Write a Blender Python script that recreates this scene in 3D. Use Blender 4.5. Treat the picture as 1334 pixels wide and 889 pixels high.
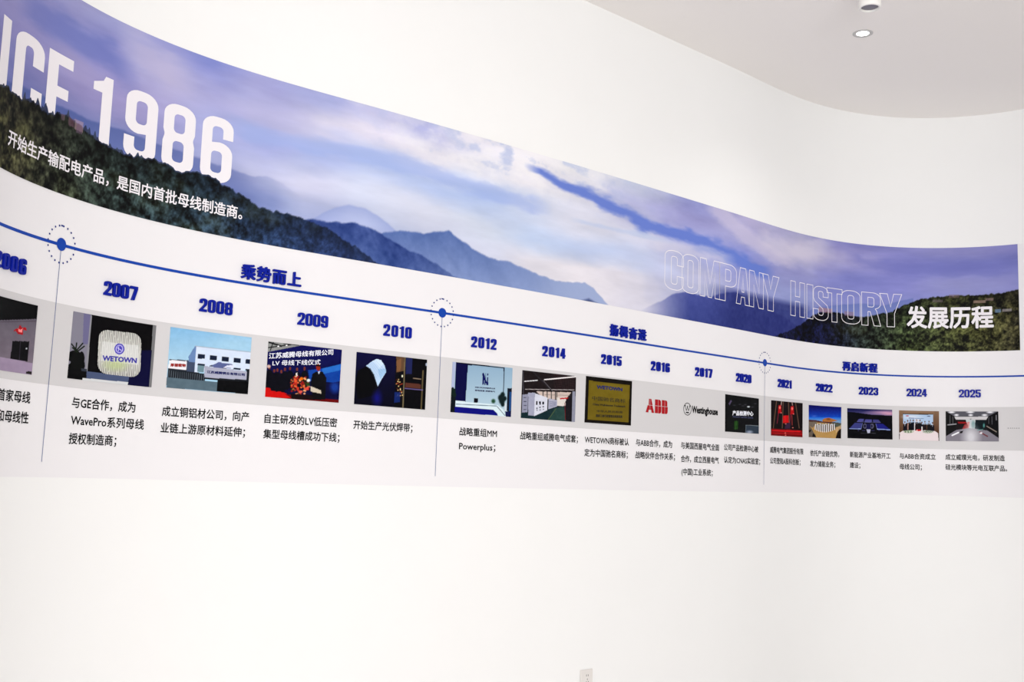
import bpy, bmesh, math, random
import numpy as np
from mathutils import Vector, Matrix
from mathutils.geometry import tessellate_polygon

for o in list(bpy.data.objects):
    bpy.data.objects.remove(o)
SC = bpy.context.scene
COL = SC.collection
rng = np.random.default_rng(7)

LAY = {'CAM':{'f':1413.42,'pitch':0.121577,'roll':0.031958},'PLAN':[-2.1204,3.9399,1.9804,0.7823,0.5999,0.3509,-0.0369,-0.0159,-0.026,0.0083,-0.0534,0.4359,0.7046,0.6708,0.637],
       'PHOTO':{2007:[(0.9252,1.9832),(1.3093,1.9824),(0.9217,1.7395),(1.307,1.7388)],2008:[(1.3758,1.9851),(1.7499,1.9849),
       (1.3744,1.7437),(1.7479,1.7449)],2009:[(1.8307,1.9767),(2.1917,1.9759),(1.83,1.74),(2.1884,1.7379)],2010:[(2.2687,1.9736),
       (2.6576,1.9735),(2.2685,1.7376),(2.6572,1.7361)],2012:[(2.8107,1.9775),(3.1919,1.9805),(2.8085,1.734),(3.1915,1.7325)],2014:[(3.2607,1.9759),
       (3.6443,1.9771),(3.2597,1.7318),(3.6442,1.7327)],2015:[(3.7219,1.9844),(4.091,1.9859),(3.718,1.7343),(4.0882,1.7371)],2020:[(4.956,1.9757),
       (5.3142,1.9734),(4.9567,1.7465),(5.315,1.7497)],2021:[(5.4563,1.9735),(5.8042,1.9772),(5.4548,1.746),(5.8024,1.7501)],2022:[(5.8699,1.9696),
       (6.1796,1.9727),(5.8695,1.7542),(6.1748,1.7583)],2023:[(6.2324,1.9687),(6.5879,1.973),(6.2336,1.7634),(6.5884,1.7672)],2024:[(6.6381,1.9717),
       (6.9126,1.9733),(6.6373,1.7678),(6.9115,1.7677)],2025:[(6.957,1.9742),(7.2928,1.9759),(6.9552,1.7683),(7.2923,1.7716)],2006:[(0.36429999999999996,1.9758),
       (0.7493,1.9758),(0.36250000000000004,1.7349),(0.7475,1.7349)]},'T':[2.2102,2.2102,2.2108,2.2107,2.2097,2.2083,2.2071,2.2064,2.2065,2.2076,2.2095,2.2122,2.2152,2.2173],
       'G1':[2.0018,2.0018,2.0014,1.9992,1.9972,1.9955,1.9943,1.9937,1.9938,1.9948,1.9967,1.9997,2.0039,2.008],'G2':[1.7104,1.7104,1.708,1.7045,1.7021,1.7009,1.701,1.7022,1.7046,1.7081,1.7114,1.7114,1.7114,1.7114],
       'P':[1.387,1.387,1.3849,1.3813,1.3788,1.3775,1.3772,1.3779,1.3796,1.382,1.3853,1.3892,1.3938,1.3976],'CAP':[(2006,
       '首家母线',0.5842,0.7533,1.6557),(2006,'和母线性',0.588,0.7528,1.5865),(2007,'与GE合作，成为',0.9525,1.2433,1.6554),(2007,'WavePro系列母线',0.9545,1.2871,1.5925),
       (2007,'授权制造商；',0.952,1.169,1.5251),(2008,'成立铜铝材公司，向产',1.3636,1.7614,1.6507),(2008,'业链上游原材料延伸；',1.3626,1.7474,1.5854),
       (2009,'自主研发的LV低压密',1.8339,2.1876,1.6489),(2009,'集型母线槽成功下线；',1.8323,2.2032,1.5839),(2010,'开始生产光伏焊带；',2.271,2.5913,1.646),
       (2012,'战略重组MM',2.8684,3.1052,1.6449),(2012,'Powerplus；',2.8689,3.0977,1.5757),(2014,'战略重组威腾电气成套；',3.2593,3.6715,1.643),
       (2015,'WETOWN商标被认',3.7234,4.0761,1.6439),(2015,'定为中国驰名商标；',3.7228,4.069,1.5741),(2016,'与ABB合作，成为',4.1341,4.4522,1.6461),
       (2016,'战略伙伴合作关系；',4.1328,4.4795,1.5762),(2017,'与美国西屋电气全面',4.5322,4.8992,1.6458),(2017,'合作，成立西屋电气',4.5337,4.8964,1.5682),
       (2017,'(中国)工业系统；',4.5409,4.8367,1.4928),(2020,'公司产品检测中心被',4.9471,5.3132,1.6515),(2020,'认定为CNAS实验室；',4.9481,5.3335,1.5752),
       (2021,'威腾电气集团股份有限',5.4457,5.8144,1.655),(2021,'公司登陆A股科创板；',5.4461,5.7827,1.5851),(2022,'依托产业链优势，',5.8841,6.1605,1.6501),
       (2022,'发力储能业务；',5.8816,6.1244,1.5797),(2023,'新能源产业基地开工',6.253,6.5736,1.6531),(2023,'建设；',6.2525,6.3385,1.581),(2024,
       '与ABB合资成立',6.6381,6.8871,1.6568),(2024,'母线公司；',6.6373,6.7931,1.5834),(2025,'成立威璞光电，研发制造',6.951,7.3268,1.6587),(2025,
       '硅光模块等光电互联产品。',6.9498,7.3397,1.5896)],'YEAR':[(2006,0.4925,0.666,2.0938),(2007,1.0566,1.2094,2.092),(2008,1.4985,1.6496,2.0918),
       (2009,1.9626,2.1115,2.0914),(2010,2.4048,2.559,2.0896),(2012,2.919,3.0762,2.0877),(2014,3.3937,3.556,2.088),(2015,3.8351,3.9944,2.088),
       (2016,4.2509,4.4125,2.0884),(2017,4.6546,4.8155,2.0895),(2020,5.0637,5.2217,2.0894),(2021,5.5285,5.677,2.0912),
       (2022,5.9411,6.0943,2.0935),(2023,6.3296,6.4809,2.0951),(2024,6.6926,6.8325,2.0986),(2025,7.0446,7.1852,2.0989)],
       'HEAD':[('乘势而上',1.6829,1.966,2.2599,0.065),('扬楫奋进',3.8996,4.197,2.2557,0.065),('再启新程',6.1929,6.4743,2.2582,0.061)],
       'BIG':[('N',0.2055,0.4697),('C',0.5059,0.6766),('E',0.6983,0.8282),('1',0.9339,1.0275),('9',1.0953,1.2475),('8',1.2765,1.4259),
       ('6',1.4588,1.606)],'CO':[('C',4.3627,4.5353),('O',4.5222,4.6816),('M',4.6951,4.8891),('P',4.8891,5.063),('A',5.063,5.2053),
       ('N',5.2053,5.3629),('Y',5.3501,5.5427),('H',5.6756,5.8276),('I',5.8511,5.9146),('S',5.9203,6.0652),('T',6.052,6.1928),
       ('O',6.1879,6.3475),('R',6.359,6.5089),('Y',6.5025,6.6677)],'SUB':(0.5086,1.6705,2.5046999999999997),'TITLE':(6.7009,7.2771,2.62955),
       'abb_l':(4.2133,1.8568),'abb_r':(4.4079,1.8606),'abbt':(4.2469,1.8979),'abbb':(4.2489,1.8193),'wl':(4.5542,1.8583),
       'wr':(4.6231,1.8599),'wt':(4.587,1.8989),'wb':(4.5885,1.8219),'tl':(4.6303,1.8599),'tr':(4.8831,1.8608),'tct':(4.6452,1.8814),
       'tcb':(4.6459,1.8426),'el':(7.3503,1.8627),'er':(7.4216,1.8629),'b1':(0.833,1.4388),'b2':(2.7333,1.4261),'b3':(5.375,1.4299),
       'c1':(0.8406,2.2122),'c2':(2.7368,2.2086),'c3':(5.3832,2.2099),'mr':(7.4581,2.6896),'ol':(3.7294,0.4478),'orr':(3.8197,0.4395),
       'RIDGE':{'dark':[(0.2573,0.322),(0.4347,0.355),(0.4832,0.377),(0.5195,0.361),(0.5575,0.36),(0.6199,0.368),(0.6686,0.384),
       (0.7139,0.355),(0.7402,0.373),(0.8045,0.397),(0.8732,0.373),(0.9666,0.34),(1.056,0.32),(1.1306,0.314),(1.2397,0.337),
       (1.313,0.322),(1.3753,0.307),(1.446,0.334),(1.5336,0.32),(1.5838,0.29),(1.6081,0.285),(1.6892,0.242),(1.7835,0.21),
       (1.8774,0.212),(1.9874,0.193),(2.0856,0.174),(2.1871,0.11),(2.2613,0.074),(2.3376,0.021),(2.3942,-0.032)],'mid1':[(1.615,0.154),
       (2.0278,0.208),(2.0977,0.211),(2.2261,0.236),(2.3002,0.223),(2.3916,0.191),(2.4547,0.161),(2.5611,0.122),(2.6985,0.069),
       (2.7934,0.016),(2.9147,-0.033)],'mid2':[(2.3232,0.169),(2.3833,0.208),(2.4815,0.251),(2.6096,0.259),(2.7549,0.308),
       (2.8257,0.271),(2.9182,0.221),(2.9907,0.19),(3.0802,0.175),(3.1397,0.187),(3.2324,0.163),(3.3585,0.131),(3.4888,0.109),
       (3.6047,0.12),(3.691,0.142),(3.762,0.11),(3.8524,0.033),(3.935,-0.034)],'knob':[(3.6319,-0.034),(3.6603,-0.001),
       (3.729,0.032),(3.8163,-0.0),(3.8724,-0.027)],'far':[(0.2509,0.353),(0.4641,0.4),(0.5734,0.423),(0.6707,0.436),(0.7617,0.428),
       (0.8426,0.433),(0.9089,0.423),(0.9718,0.43),(1.0231,0.431),(1.0977,0.441),(1.2463,0.428),(1.3564,0.425),(1.4423,0.418),
       (1.5288,0.408),(1.6018,0.404),(1.6535,0.395),(1.7199,0.391),(1.7745,0.411),(1.8539,0.39),(1.9791,0.309)],'pale':[(1.9665,0.165),
       (2.0536,0.255),(2.1217,0.312),(2.1919,0.347),(2.2801,0.342),(2.3565,0.308),(2.4351,0.255),(2.4923,0.198)],'rmid':[(4.1606,0.01),
       (4.2267,0.058),(4.3343,0.117),(4.4344,0.191),(4.5374,0.228),(4.6431,0.23),(4.7793,0.232),(4.9445,0.297),(5.0641,0.324),
       (5.1849,0.281),(5.372,0.279),(5.5021,0.227),(5.597,0.204),(5.7636,0.136),(5.9244,0.052)],'rfar':[(5.2847,0.23),
       (5.4161,0.28),(5.5223,0.258),(5.6876,0.272),(5.8131,0.25),(5.9405,0.341),(6.0751,0.375),(6.2148,0.408),(6.377,0.434),
       (6.5277,0.426),(6.6422,0.479),(6.7519,0.514)],'rdark':[(5.4614,-0.014),(5.5929,0.054),(5.7216,0.115),(5.813,0.175),
       (5.8998,0.252),(5.984,0.299),(6.1171,0.323),(6.2411,0.311),(6.3811,0.305),(6.4679,0.335),(6.5963,0.372),(6.6785,0.444),
       (6.7769,0.494),(6.8728,0.523),(6.9845,0.537),(7.1111,0.542),(7.2365,0.542),(7.3249,0.551),(7.3953,0.571),(7.4636,0.58)]},
       'DIV':{}}

# ------------------------------------------------------------------ camera
UNIT = 0.76
CAM_Z = 1.45
cd = bpy.data.cameras.new('camera')
cd.sensor_fit = 'HORIZONTAL'
cd.sensor_width = 36.0
cd.lens = 36.0 * LAY['CAM']['f'] / 1334.0
cd.clip_start = 0.05
cam = bpy.data.objects.new('camera', cd)
cam.location = (0, 0, CAM_Z)
cam.rotation_euler = (Matrix.Rotation(math.pi / 2 + LAY['CAM']['pitch'], 3, 'X') @ Matrix.Rotation(LAY['CAM']['roll'], 3, 'Z')).to_euler()
COL.objects.link(cam)
SC.camera = cam

# ------------------------------------------------------------------ light and exposure
SC.view_settings.view_transform = 'Standard'
SC.view_settings.look = 'None'
SC.view_settings.gamma = 1.0
SC.view_settings.use_curve_mapping = False
SC.view_settings.exposure = 0.12

world = bpy.data.worlds.new('daylight')
SC.world = world
world.use_nodes = True
bg = world.node_tree.nodes['Background']
bg.inputs['Color'].default_value = (0.98, 0.985, 1.0, 1)
bg.inputs['Strength'].default_value = 0.2


def area_light(name, loc, target, sx, sy, power, color=(1, 1, 1)):
    ld = bpy.data.lights.new(name, 'AREA')
    ld.shape = 'RECTANGLE'
    ld.size, ld.size_y = sx, sy
    ld.energy = power
    ld.color = color
    o = bpy.data.objects.new(name, ld)
    o.location = loc
    d = Vector(target) - Vector(loc)
    o.rotation_euler = d.to_track_quat('-Z', 'Y').to_euler()
    COL.objects.link(o)
    return o


# daylight through the glass front behind the photographer, plus an added low fill
area_light('window_daylight', (1.5, -9.0, 2.4), (2.2, 5.0, 2.0), 8.0, 4.5, 950, (1.0, 1.0, 1.0))
area_light('low_fill', (2.5, -4.0, 0.8), (2.5, 3.0, 3.0), 7.0, 1.4, 132, (1.0, 0.99, 0.98))  # added fill near the floor, aimed upwards to lift the brightness

# ------------------------------------------------------------------ helpers
def srgb(c):
    a = np.asarray(c, dtype=float) / 255.0
    return np.where(a <= 0.04045, a / 12.92, ((a + 0.055) / 1.055) ** 2.4)


def link(name, me, mat=None, parent=None):
    o = bpy.data.objects.new(name, me)
    if mat is not None and not me.materials:
        me.materials.append(mat)
    COL.objects.link(o)
    if parent is not None:
        o.parent = parent
    return o


def tag(o, label=None, cat=None, group=None, kind=None):
    for k, v in (('label', label), ('category', cat), ('group', group), ('kind', kind)):
        if v:
            o[k] = v
    return o


def principled(name, color, rough=0.6, spec=0.3, noise=0.0, scale=30.0, bump=0.0, emit=None):
    m = bpy.data.materials.new(name)
    m.use_nodes = True
    nt = m.node_tree
    b = nt.nodes['Principled BSDF']
    b.inputs['Roughness'].default_value = rough
    b.inputs['Specular IOR Level'].default_value = spec
    c = tuple(srgb(color)) + (1,)
    b.inputs['Base Color'].default_value = c
    if noise or bump:
        tc = nt.nodes.new('ShaderNodeTexCoord')
        n = nt.nodes.new('ShaderNodeTexNoise')
        n.inputs['Scale'].default_value = scale
        n.inputs['Detail'].default_value = 4
        nt.links.new(tc.outputs['Object'], n.inputs['Vector'])
        if noise:
            r = nt.nodes.new('ShaderNodeMix')
            r.data_type = 'RGBA'
            r.inputs['A'].default_value = tuple(x * (1 - noise) for x in c[:3]) + (1,)
            r.inputs['B'].default_value = tuple(min(1, x * (1 + noise)) for x in c[:3]) + (1,)
            nt.links.new(n.outputs['Fac'], r.inputs['Factor'])
            nt.links.new(r.outputs['Result'], b.inputs['Base Color'])
        if bump:
            bp = nt.nodes.new('ShaderNodeBump')
            bp.inputs['Strength'].default_value = bump
            bp.inputs['Distance'].default_value = 0.002
            nt.links.new(n.outputs['Fac'], bp.inputs['Height'])
            nt.links.new(bp.outputs['Normal'], b.inputs['Normal'])
    if emit:
        b.inputs['Emission Color'].default_value = (1, 1, 1, 1)
        b.inputs['Emission Strength'].default_value = emit
    return m


def print_material(name, rough=0.6, spec=0.08):
    """ink colours stored on the print itself"""
    m = bpy.data.materials.new(name)
    m.use_nodes = True
    nt = m.node_tree
    b = nt.nodes['Principled BSDF']
    b.inputs['Roughness'].default_value = rough
    b.inputs['Specular IOR Level'].default_value = spec
    a = nt.nodes.new('ShaderNodeAttribute')
    a.attribute_name = 'ink'
    nt.links.new(a.outputs['Color'], b.inputs['Base Color'])
    return m


# plan curve of the wall: curvature knots along its length, then straight runs at both ends
NK = 12
L0, NP = 10.8, 1200
x0, y0, a0 = LAY['PLAN'][:3]
kn = np.array(LAY['PLAN'][3:])
s_ = np.linspace(0, L0, NP)
ds = s_[1]
kap = np.interp(s_, np.linspace(0, L0, NK), kn)
aa = a0 - np.concatenate([[0], np.cumsum((kap[1:] + kap[:-1]) / 2 * ds)])
am = (aa[1:] + aa[:-1]) / 2
px_ = x0 + np.concatenate([[0], np.cumsum(np.cos(am) * ds)])
py_ = y0 + np.concatenate([[0], np.cumsum(np.sin(am) * ds)])
i0 = int(0.40 / UNIT / ds)
S_, X_, Y_, A_ = s_[i0:] * UNIT, px_[i0:] * UNIT, py_[i0:] * UNIT, aa[i0:]
# left end runs straight back towards the glass front
nl = 120
tl = np.linspace(6.6, 0.02, nl)
S_ = np.concatenate([S_[0] - tl, S_])
X_ = np.concatenate([X_[0] - np.cos(A_[0]) * tl, X_])
Y_ = np.concatenate([Y_[0] - np.sin(A_[0]) * tl, Y_])
A_ = np.concatenate([np.full(nl, A_[0]), A_])
# right end: keeps curving until it faces back, then straight
R_ = 1.5
while A_[-1] > -math.pi / 2:
    st = 0.02
    a = A_[-1] - st / R_
    S_ = np.append(S_, S_[-1] + st)
    X_ = np.append(X_, X_[-1] + math.cos(a) * st)
    Y_ = np.append(Y_, Y_[-1] + math.sin(a) * st)
    A_ = np.append(A_, a)
tr = np.linspace(0.05, 9.5, 60)
S_ = np.concatenate([S_, S_[-1] + tr])
X_ = np.concatenate([X_, X_[-1] + np.cos(A_[-1]) * tr])
Y_ = np.concatenate([Y_, Y_[-1] + np.sin(A_[-1]) * tr])
A_ = np.concatenate([A_, np.full(60, A_[-1])])
Z_CEIL = 4.0805


def W(u, z, off=0.0):
    """wall coordinates (metres along, height, distance off the wall) -> world, arrays"""
    u = np.asarray(u, float)
    z = np.broadcast_to(np.asarray(z, float), u.shape)
    a = np.interp(u, S_, A_)
    x = np.interp(u, S_, X_) + np.sin(a) * off
    y = np.interp(u, S_, Y_) - np.cos(a) * off
    return np.stack([x, y, z], -1)


UT = np.linspace(-.3, 7.6, 14)


def edge(k, u):
    return np.interp(u, UT, LAY[k])


def pydata(name, verts, faces):
    me = bpy.data.meshes.new(name)
    me.from_pydata([tuple(v) for v in verts], [], [tuple(f) for f in faces])
    me.update()
    return me


def grid_mesh(name, P, colors=None):
    """P: (rows, cols, 3) points; fast grid mesh facing the room"""
    nr, nc = P.shape[:2]
    me = bpy.data.meshes.new(name)
    me.vertices.add(nr * nc)
    me.vertices.foreach_set('co', P.reshape(-1).astype(np.float32))
    r, c = np.meshgrid(np.arange(nr - 1), np.arange(nc - 1), indexing='ij')
    i = (r * nc + c).reshape(-1)
    q = np.stack([i, i + 1, i + nc + 1, i + nc], 1)
    me.loops.add(q.size)
    me.loops.foreach_set('vertex_index', q.reshape(-1).astype(np.int32))
    me.polygons.add(len(q))
    me.polygons.foreach_set('loop_start', (np.arange(len(q)) * 4).astype(np.int32))
    me.polygons.foreach_set('use_smooth', np.ones(len(q), bool))
    me.update(calc_edges=True)
    if colors is not None:
        at = me.color_attributes.new('ink', 'FLOAT_COLOR', 'POINT')
        rgba = np.ones((nr * nc, 4), np.float32)
        rgba[:, :3] = colors.reshape(-1, 3)
        at.data.foreach_set('color', rgba.reshape(-1))
    return me


def strip(name, u0, u1, zlo, zhi, off, mat, parent, n=None, thick=0.0):
    """band following the wall between two heights (numbers or functions of u)"""
    n = n or max(2, int((u1 - u0) / 0.02))
    u = np.linspace(u0, u1, n)
    lo = zlo(u) if callable(zlo) else np.full(n, zlo)
    hi = zhi(u) if callable(zhi) else np.full(n, zhi)
    P = [W(u, lo, off), W(u, hi, off)]
    if thick:
        P = [W(u, lo, off - thick)] + P + [W(u, hi, off - thick)]
    me = grid_mesh(name, np.stack(P))
    me.set_sharp_from_angle(angle=math.radians(35))
    return link(name, me, mat, parent)


# ---- flat shapes in (u, z), cut into narrow strips so that they follow the curved wall
def flat_shape(loops_list, slice_step=0.03):
    """loops_list: list of (outer, holes) in 2D -> bmesh"""
    bm = bmesh.new()
    for outer, holes in loops_list:
        polys = [outer] + list(holes)
        pts = [Vector((p[0], p[1], 0)) for pl in polys for p in pl]
        tris = tessellate_polygon([[Vector((p[0], p[1], 0)) for p in pl] for pl in polys])
        vs = [bm.verts.new(p) for p in pts]
        for t in tris:
            try:
                bm.faces.new([vs[i] for i in t])
            except ValueError:
                pass
    bmesh.ops.recalc_face_normals(bm, faces=bm.faces)
    for f in bm.faces:
        f.normal_update()
        if f.normal.z < 0:
            f.normal_flip()
    return bm


def slice_bm(bm, step):
    xs = [v.co.x for v in bm.verts]
    if not xs:
        return
    x = math.floor(min(xs) / step) * step + step
    while x < max(xs):
        bmesh.ops.bisect_plane(bm, geom=bm.verts[:] + bm.edges[:] + bm.faces[:], plane_co=(x, 0, 0), plane_no=(1, 0, 0))
        x += step


def bm_to_wall(bm, name, off, mat, parent):
    co = np.array([v.co[:] for v in bm.verts])
    P = W(co[:, 0], co[:, 1], off + co[:, 2])
    for v, p in zip(bm.verts, P):
        v.co = p
    me = bpy.data.meshes.new(name)
    bm.to_mesh(me)
    bm.free()
    return link(name, me, mat, parent)


def ribbon(loops, w):
    """stroke the closed contours with a pen of width w"""
    bm = bmesh.new()
    for lp in loops:
        p = np.array(lp, float)
        n = len(p)
        d = np.roll(p, -1, 0) - p
        ln = np.hypot(d[:, 0], d[:, 1])
        keep = ln > 1e-6
        p = p[keep]
        n = len(p)
        d = np.roll(p, -1, 0) - p
        d /= np.hypot(d[:, 0], d[:, 1])[:, None]
        nn = np.stack([-d[:, 1], d[:, 0]], 1)
        m = nn + np.roll(nn, 1, 0)
        m /= np.maximum(np.hypot(m[:, 0], m[:, 1]), .4)[:, None]
        sc = 1 / np.maximum((m * nn).sum(1), 0.5)
        a = p + m * sc[:, None] * w / 2
        b = p - m * sc[:, None] * w / 2
        va = [bm.verts.new((x, y, 0)) for x, y in a]
        vb = [bm.verts.new((x, y, 0)) for x, y in b]
        for i in range(n):
            j = (i + 1) % n
            bm.faces.new((va[i], vb[i], vb[j], va[j]))
    for f in bm.faces:
        f.normal_update()
        if f.normal.z < 0:
            f.normal_flip()
    return bm


_tc = {}


def text_mesh(body, bold=0.0, extrude=0.0, spacing=1.0, res=2):
    key = (body, bold, extrude, spacing)
    if key in _tc:
        return _tc[key]
    c = bpy.data.curves.new('txt', 'FONT')
    c.body = body
    c.size = 1
    c.offset = bold
    c.extrude = extrude
    c.resolution_u = res
    c.space_character = spacing
    o = bpy.data.objects.new('txt', c)
    COL.objects.link(o)
    bpy.context.view_layer.update()
    me = bpy.data.meshes.new_from_object(o.evaluated_get(bpy.context.evaluated_depsgraph_get()))
    bpy.data.objects.remove(o)
    bpy.data.curves.remove(c)
    v = np.empty(len(me.vertices) * 3, np.float32)
    me.vertices.foreach_get('co', v)
    _tc[key] = (me, v.reshape(-1, 3).astype(float))
    return _tc[key]


def embolden(me, v, r, n=8):
    """heavier strokes: the glyph repeated in a small ring, every layer a hair in front of the last"""
    bm = bmesh.new()
    bm.from_mesh(me)
    nv = len(v)
    offs = [(0.0, 0.0)] + [(r * math.cos(2 * math.pi * k / n), r * math.sin(2 * math.pi * k / n)) for k in range(n)]
    one = bpy.data.meshes.new('tmp')
    polys = [tuple(p.vertices) for p in me.polygons]
    bm.free()
    V = np.concatenate([v + np.array([dx, dy, 0]) for dx, dy in offs])
    F = [tuple(i + k * nv for i in p) for k in range(len(offs)) for p in polys]
    one.from_pydata([tuple(p) for p in V], [], F)
    one.update()
    return one, V, np.repeat(np.arange(len(offs)) * 2e-5, nv)


def wall_text(body, u0, u1, zc, em, off, mat, name, parent, bold=0.0, extrude=0.0, shear=None, zf=None):
    """text stretched between u0 and u1, its character boxes centred on height zc"""
    me, v = text_mesh(body)
    if bold:
        me, v, lay = embolden(me, v, bold)
    else:
        me, lay = me.copy(), np.zeros(len(v))
    me.name = name
    me.materials.clear()
    xa, xb = v[:, 0].min(), v[:, 0].max()
    u = u0 + (v[:, 0] - xa) / (xb - xa) * (u1 - u0)
    mid = 0.38 if any(ord(ch) > 0x2e80 for ch in body) else 0.34
    z = zc + (v[:, 1] - mid) * em
    if zf:
        z = z + zf(u)
    P = W(u, z, 0)
    A = np.interp(u, S_, A_)
    P[:, 0] += np.sin(A) * (off + lay)
    P[:, 1] -= np.cos(A) * (off + lay)
    me.vertices.foreach_set('co', P.reshape(-1).astype(np.float32))
    me.update()
    return link(name, me, mat, parent)


# ---- condensed poster lettering, drawn as outlines in a box w wide and 1 high
def arc(cx, cy, r, a0, a1, n=6, ry=None):
    ry = r if ry is None else ry
    return [(cx + r * math.cos(math.radians(a0 + (a1 - a0) * i / n)), cy + ry * math.sin(math.radians(a0 + (a1 - a0) * i / n)))
            for i in range(n + 1)]


def rr(x0, y0, x1, y1, r, ry=None):
    r = min(r, (x1 - x0) / 2 * .999)
    ry = min(r if ry is None else ry, (y1 - y0) / 2 * .999)
    return (arc(x1 - r, y1 - ry, r, 0, 90, 6, ry) + arc(x0 + r, y1 - ry, r, 90, 180, 6, ry)
            + arc(x0 + r, y0 + ry, r, 180, 270, 6, ry) + arc(x1 - r, y0 + ry, r, 270, 360, 6, ry))


def glyph(ch, w=0.45, t=0.15):
    """-> list of (outer, [holes]); w box width, t stem width, height 1"""
    h = t * 0.85                      # bar thickness
    R = w * 0.42
    Ry = 0.17
    ri = max(R - t * .9, 0.02)
    riy = max(Ry - h * .75, 0.03)
    m = w / 2
    if ch in '0O':
        return [(rr(0, 0, w, 1, R, Ry), [rr(t, h, w - t, 1 - h, ri, riy)])]
    if ch == 'I':
        return [([(0, 0), (w, 0), (w, 1), (0, 1)], [])]
    if ch == '1':
        return [([(w - t, 0), (w, 0), (w, 1), (w - t * .75, 1), (w - t * .95, .93), (0, .87), (0, .76), (w - t, .76)], [])]
    if ch == 'E':
        return [([(0, 0), (w, 0), (w, h), (t, h), (t, .5 - h / 2), (w * .88, .5 - h / 2), (w * .88, .5 + h / 2), (t, .5 + h / 2),
                  (t, 1 - h), (w, 1 - h), (w, 1), (0, 1)], [])]
    if ch == 'H':
        return [([(0, 0), (t, 0), (t, .5 - h / 2), (w - t, .5 - h / 2), (w - t, 0), (w, 0), (w, 1), (w - t, 1), (w - t, .5 + h / 2),
                  (t, .5 + h / 2), (t, 1), (0, 1)], [])]
    if ch == 'T':
        return [([(m - t / 2, 0), (m + t / 2, 0), (m + t / 2, 1 - h), (w, 1 - h), (w, 1), (0, 1), (0, 1 - h), (m - t / 2, 1 - h)], [])]
    if ch == 'N':
        return [([(0, 0), (t * .9, 0), (t * .9, .62), (w - t * .95, 0), (w, 0), (w, 1), (w - t * .9, 1), (w - t * .9, .4),
                  (t * .95, 1), (0, 1)], [])]
    if ch == 'M':
        q = t * .85
        return [([(0, 0), (q, 0), (q, .68), (m - q * .4, 0), (m + q * .4, 0), (w - q, .68), (w - q, 0), (w, 0), (w, 1), (w - q * 1.3, 1),
                  (m, .35), (q * 1.3, 1), (0, 1)], [])]
    if ch == 'A':
        return [([(0, 0), (t * .95, 0), (t * 1.12, .2), (w - t * 1.12, .2), (w - t * .95, 0), (w, 0), (m + t * .62, 1), (m - t * .62, 1)],
                 [[(t * 1.25, .34), (m, .82), (w - t * 1.25, .34)]])]
    if ch == 'Y':
        return [([(m - t / 2, 0), (m + t / 2, 0), (m + t / 2, .4), (w, 1), (w - t * 1.05, 1), (m, .6), (t * 1.05, 1), (0, 1), (m - t / 2, .4)], [])]
    if ch == 'P':
        return [([(0, 0), (t, 0), (t, .4)] + arc(w - R, .4 + Ry, R, 270, 360, 6, Ry) + arc(w - R, 1 - Ry, R, 0, 90, 6, Ry) + [(0, 1)],
                 [[(t, .4 + h), (t, 1 - h)] + arc(w - t - ri, 1 - h - riy, ri, 90, 0, 5, riy) + arc(w - t - ri, .4 + h + riy, ri, 0, -90, 5, riy)])]
    if ch == 'R':
        return [([(0, 0), (t, 0), (t, .42), (w * .46, .42), (w - t, 0), (w, 0), (w * .8, .45)] + arc(w - R, .5 + Ry, R, 290, 360, 6, Ry)
                 + arc(w - R, 1 - Ry, R, 0, 90, 6, Ry) + [(0, 1)],
                 [[(t, .42 + h), (t, 1 - h)] + arc(w - t - ri, 1 - h - riy, ri, 90, 0, 5, riy) + arc(w - t - ri, .42 + h + riy, ri, 0, -90, 5, riy)])]
    if ch == 'C':
        return [([(w, .64)] + arc(w - R, 1 - Ry, R, 0, 90, 6, Ry) + arc(R, 1 - Ry, R, 90, 180, 6, Ry) + arc(R, Ry, R, 180, 270, 6, Ry)
                 + arc(w - R, Ry, R, 270, 360, 6, Ry) + [(w, .36), (w - t, .36)] + arc(w - t - ri, h + riy, ri, 0, -90, 5, riy)
                 + arc(t + ri, h + riy, ri, 270, 180, 5, riy) + arc(t + ri, 1 - h - riy, ri, 180, 90, 5, riy)
                 + arc(w - t - ri, 1 - h - riy, ri, 90, 0, 5, riy) + [(w - t, .64)], [])]
    if ch in '6G':
        return [([(w, .68)] + arc(w - R, 1 - Ry, R, 0, 90, 6, Ry) + arc(R, 1 - Ry, R, 90, 180, 6, Ry) + arc(R, Ry, R, 180, 270, 6, Ry)
                 + arc(w - R, Ry, R, 270, 360, 6, Ry) + arc(w - R, .62 - Ry, R, 0, 90, 6, Ry) + [(t, .60)]
                 + arc(t + ri, 1 - h - riy, ri, 180, 90, 5, riy) + arc(w - t - ri, 1 - h - riy, ri, 90, 0, 5, riy) + [(w - t, .68)],
                 [rr(t, h, w - t, .62 - h, ri, riy)])]
    if ch == '9':
        g = glyph('6', w, t)
        return [([(w - x, 1 - y) for x, y in o], [[(w - x, 1 - y) for x, y in hh] for hh in hs]) for o, hs in g]
    if ch == '8':
        k = w * .045
        out = (arc(w - R, Ry, R, 270, 360, 6, Ry) + [(w, .42), (w - k, .50), (w - k, .53), (w, .60)] + arc(w - R, 1 - Ry, R, 0, 90, 6, Ry)
               + arc(R, 1 - Ry, R, 90, 180, 6, Ry) + [(0, .60), (k, .53), (k, .50), (0, .42)] + arc(R, Ry, R, 180, 270, 6, Ry))
        return [(out, [rr(t, h, w - t, .515 - h * .42, ri, riy), rr(t, .515 + h * .42, w - t, 1 - h, ri, riy)])]
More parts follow.
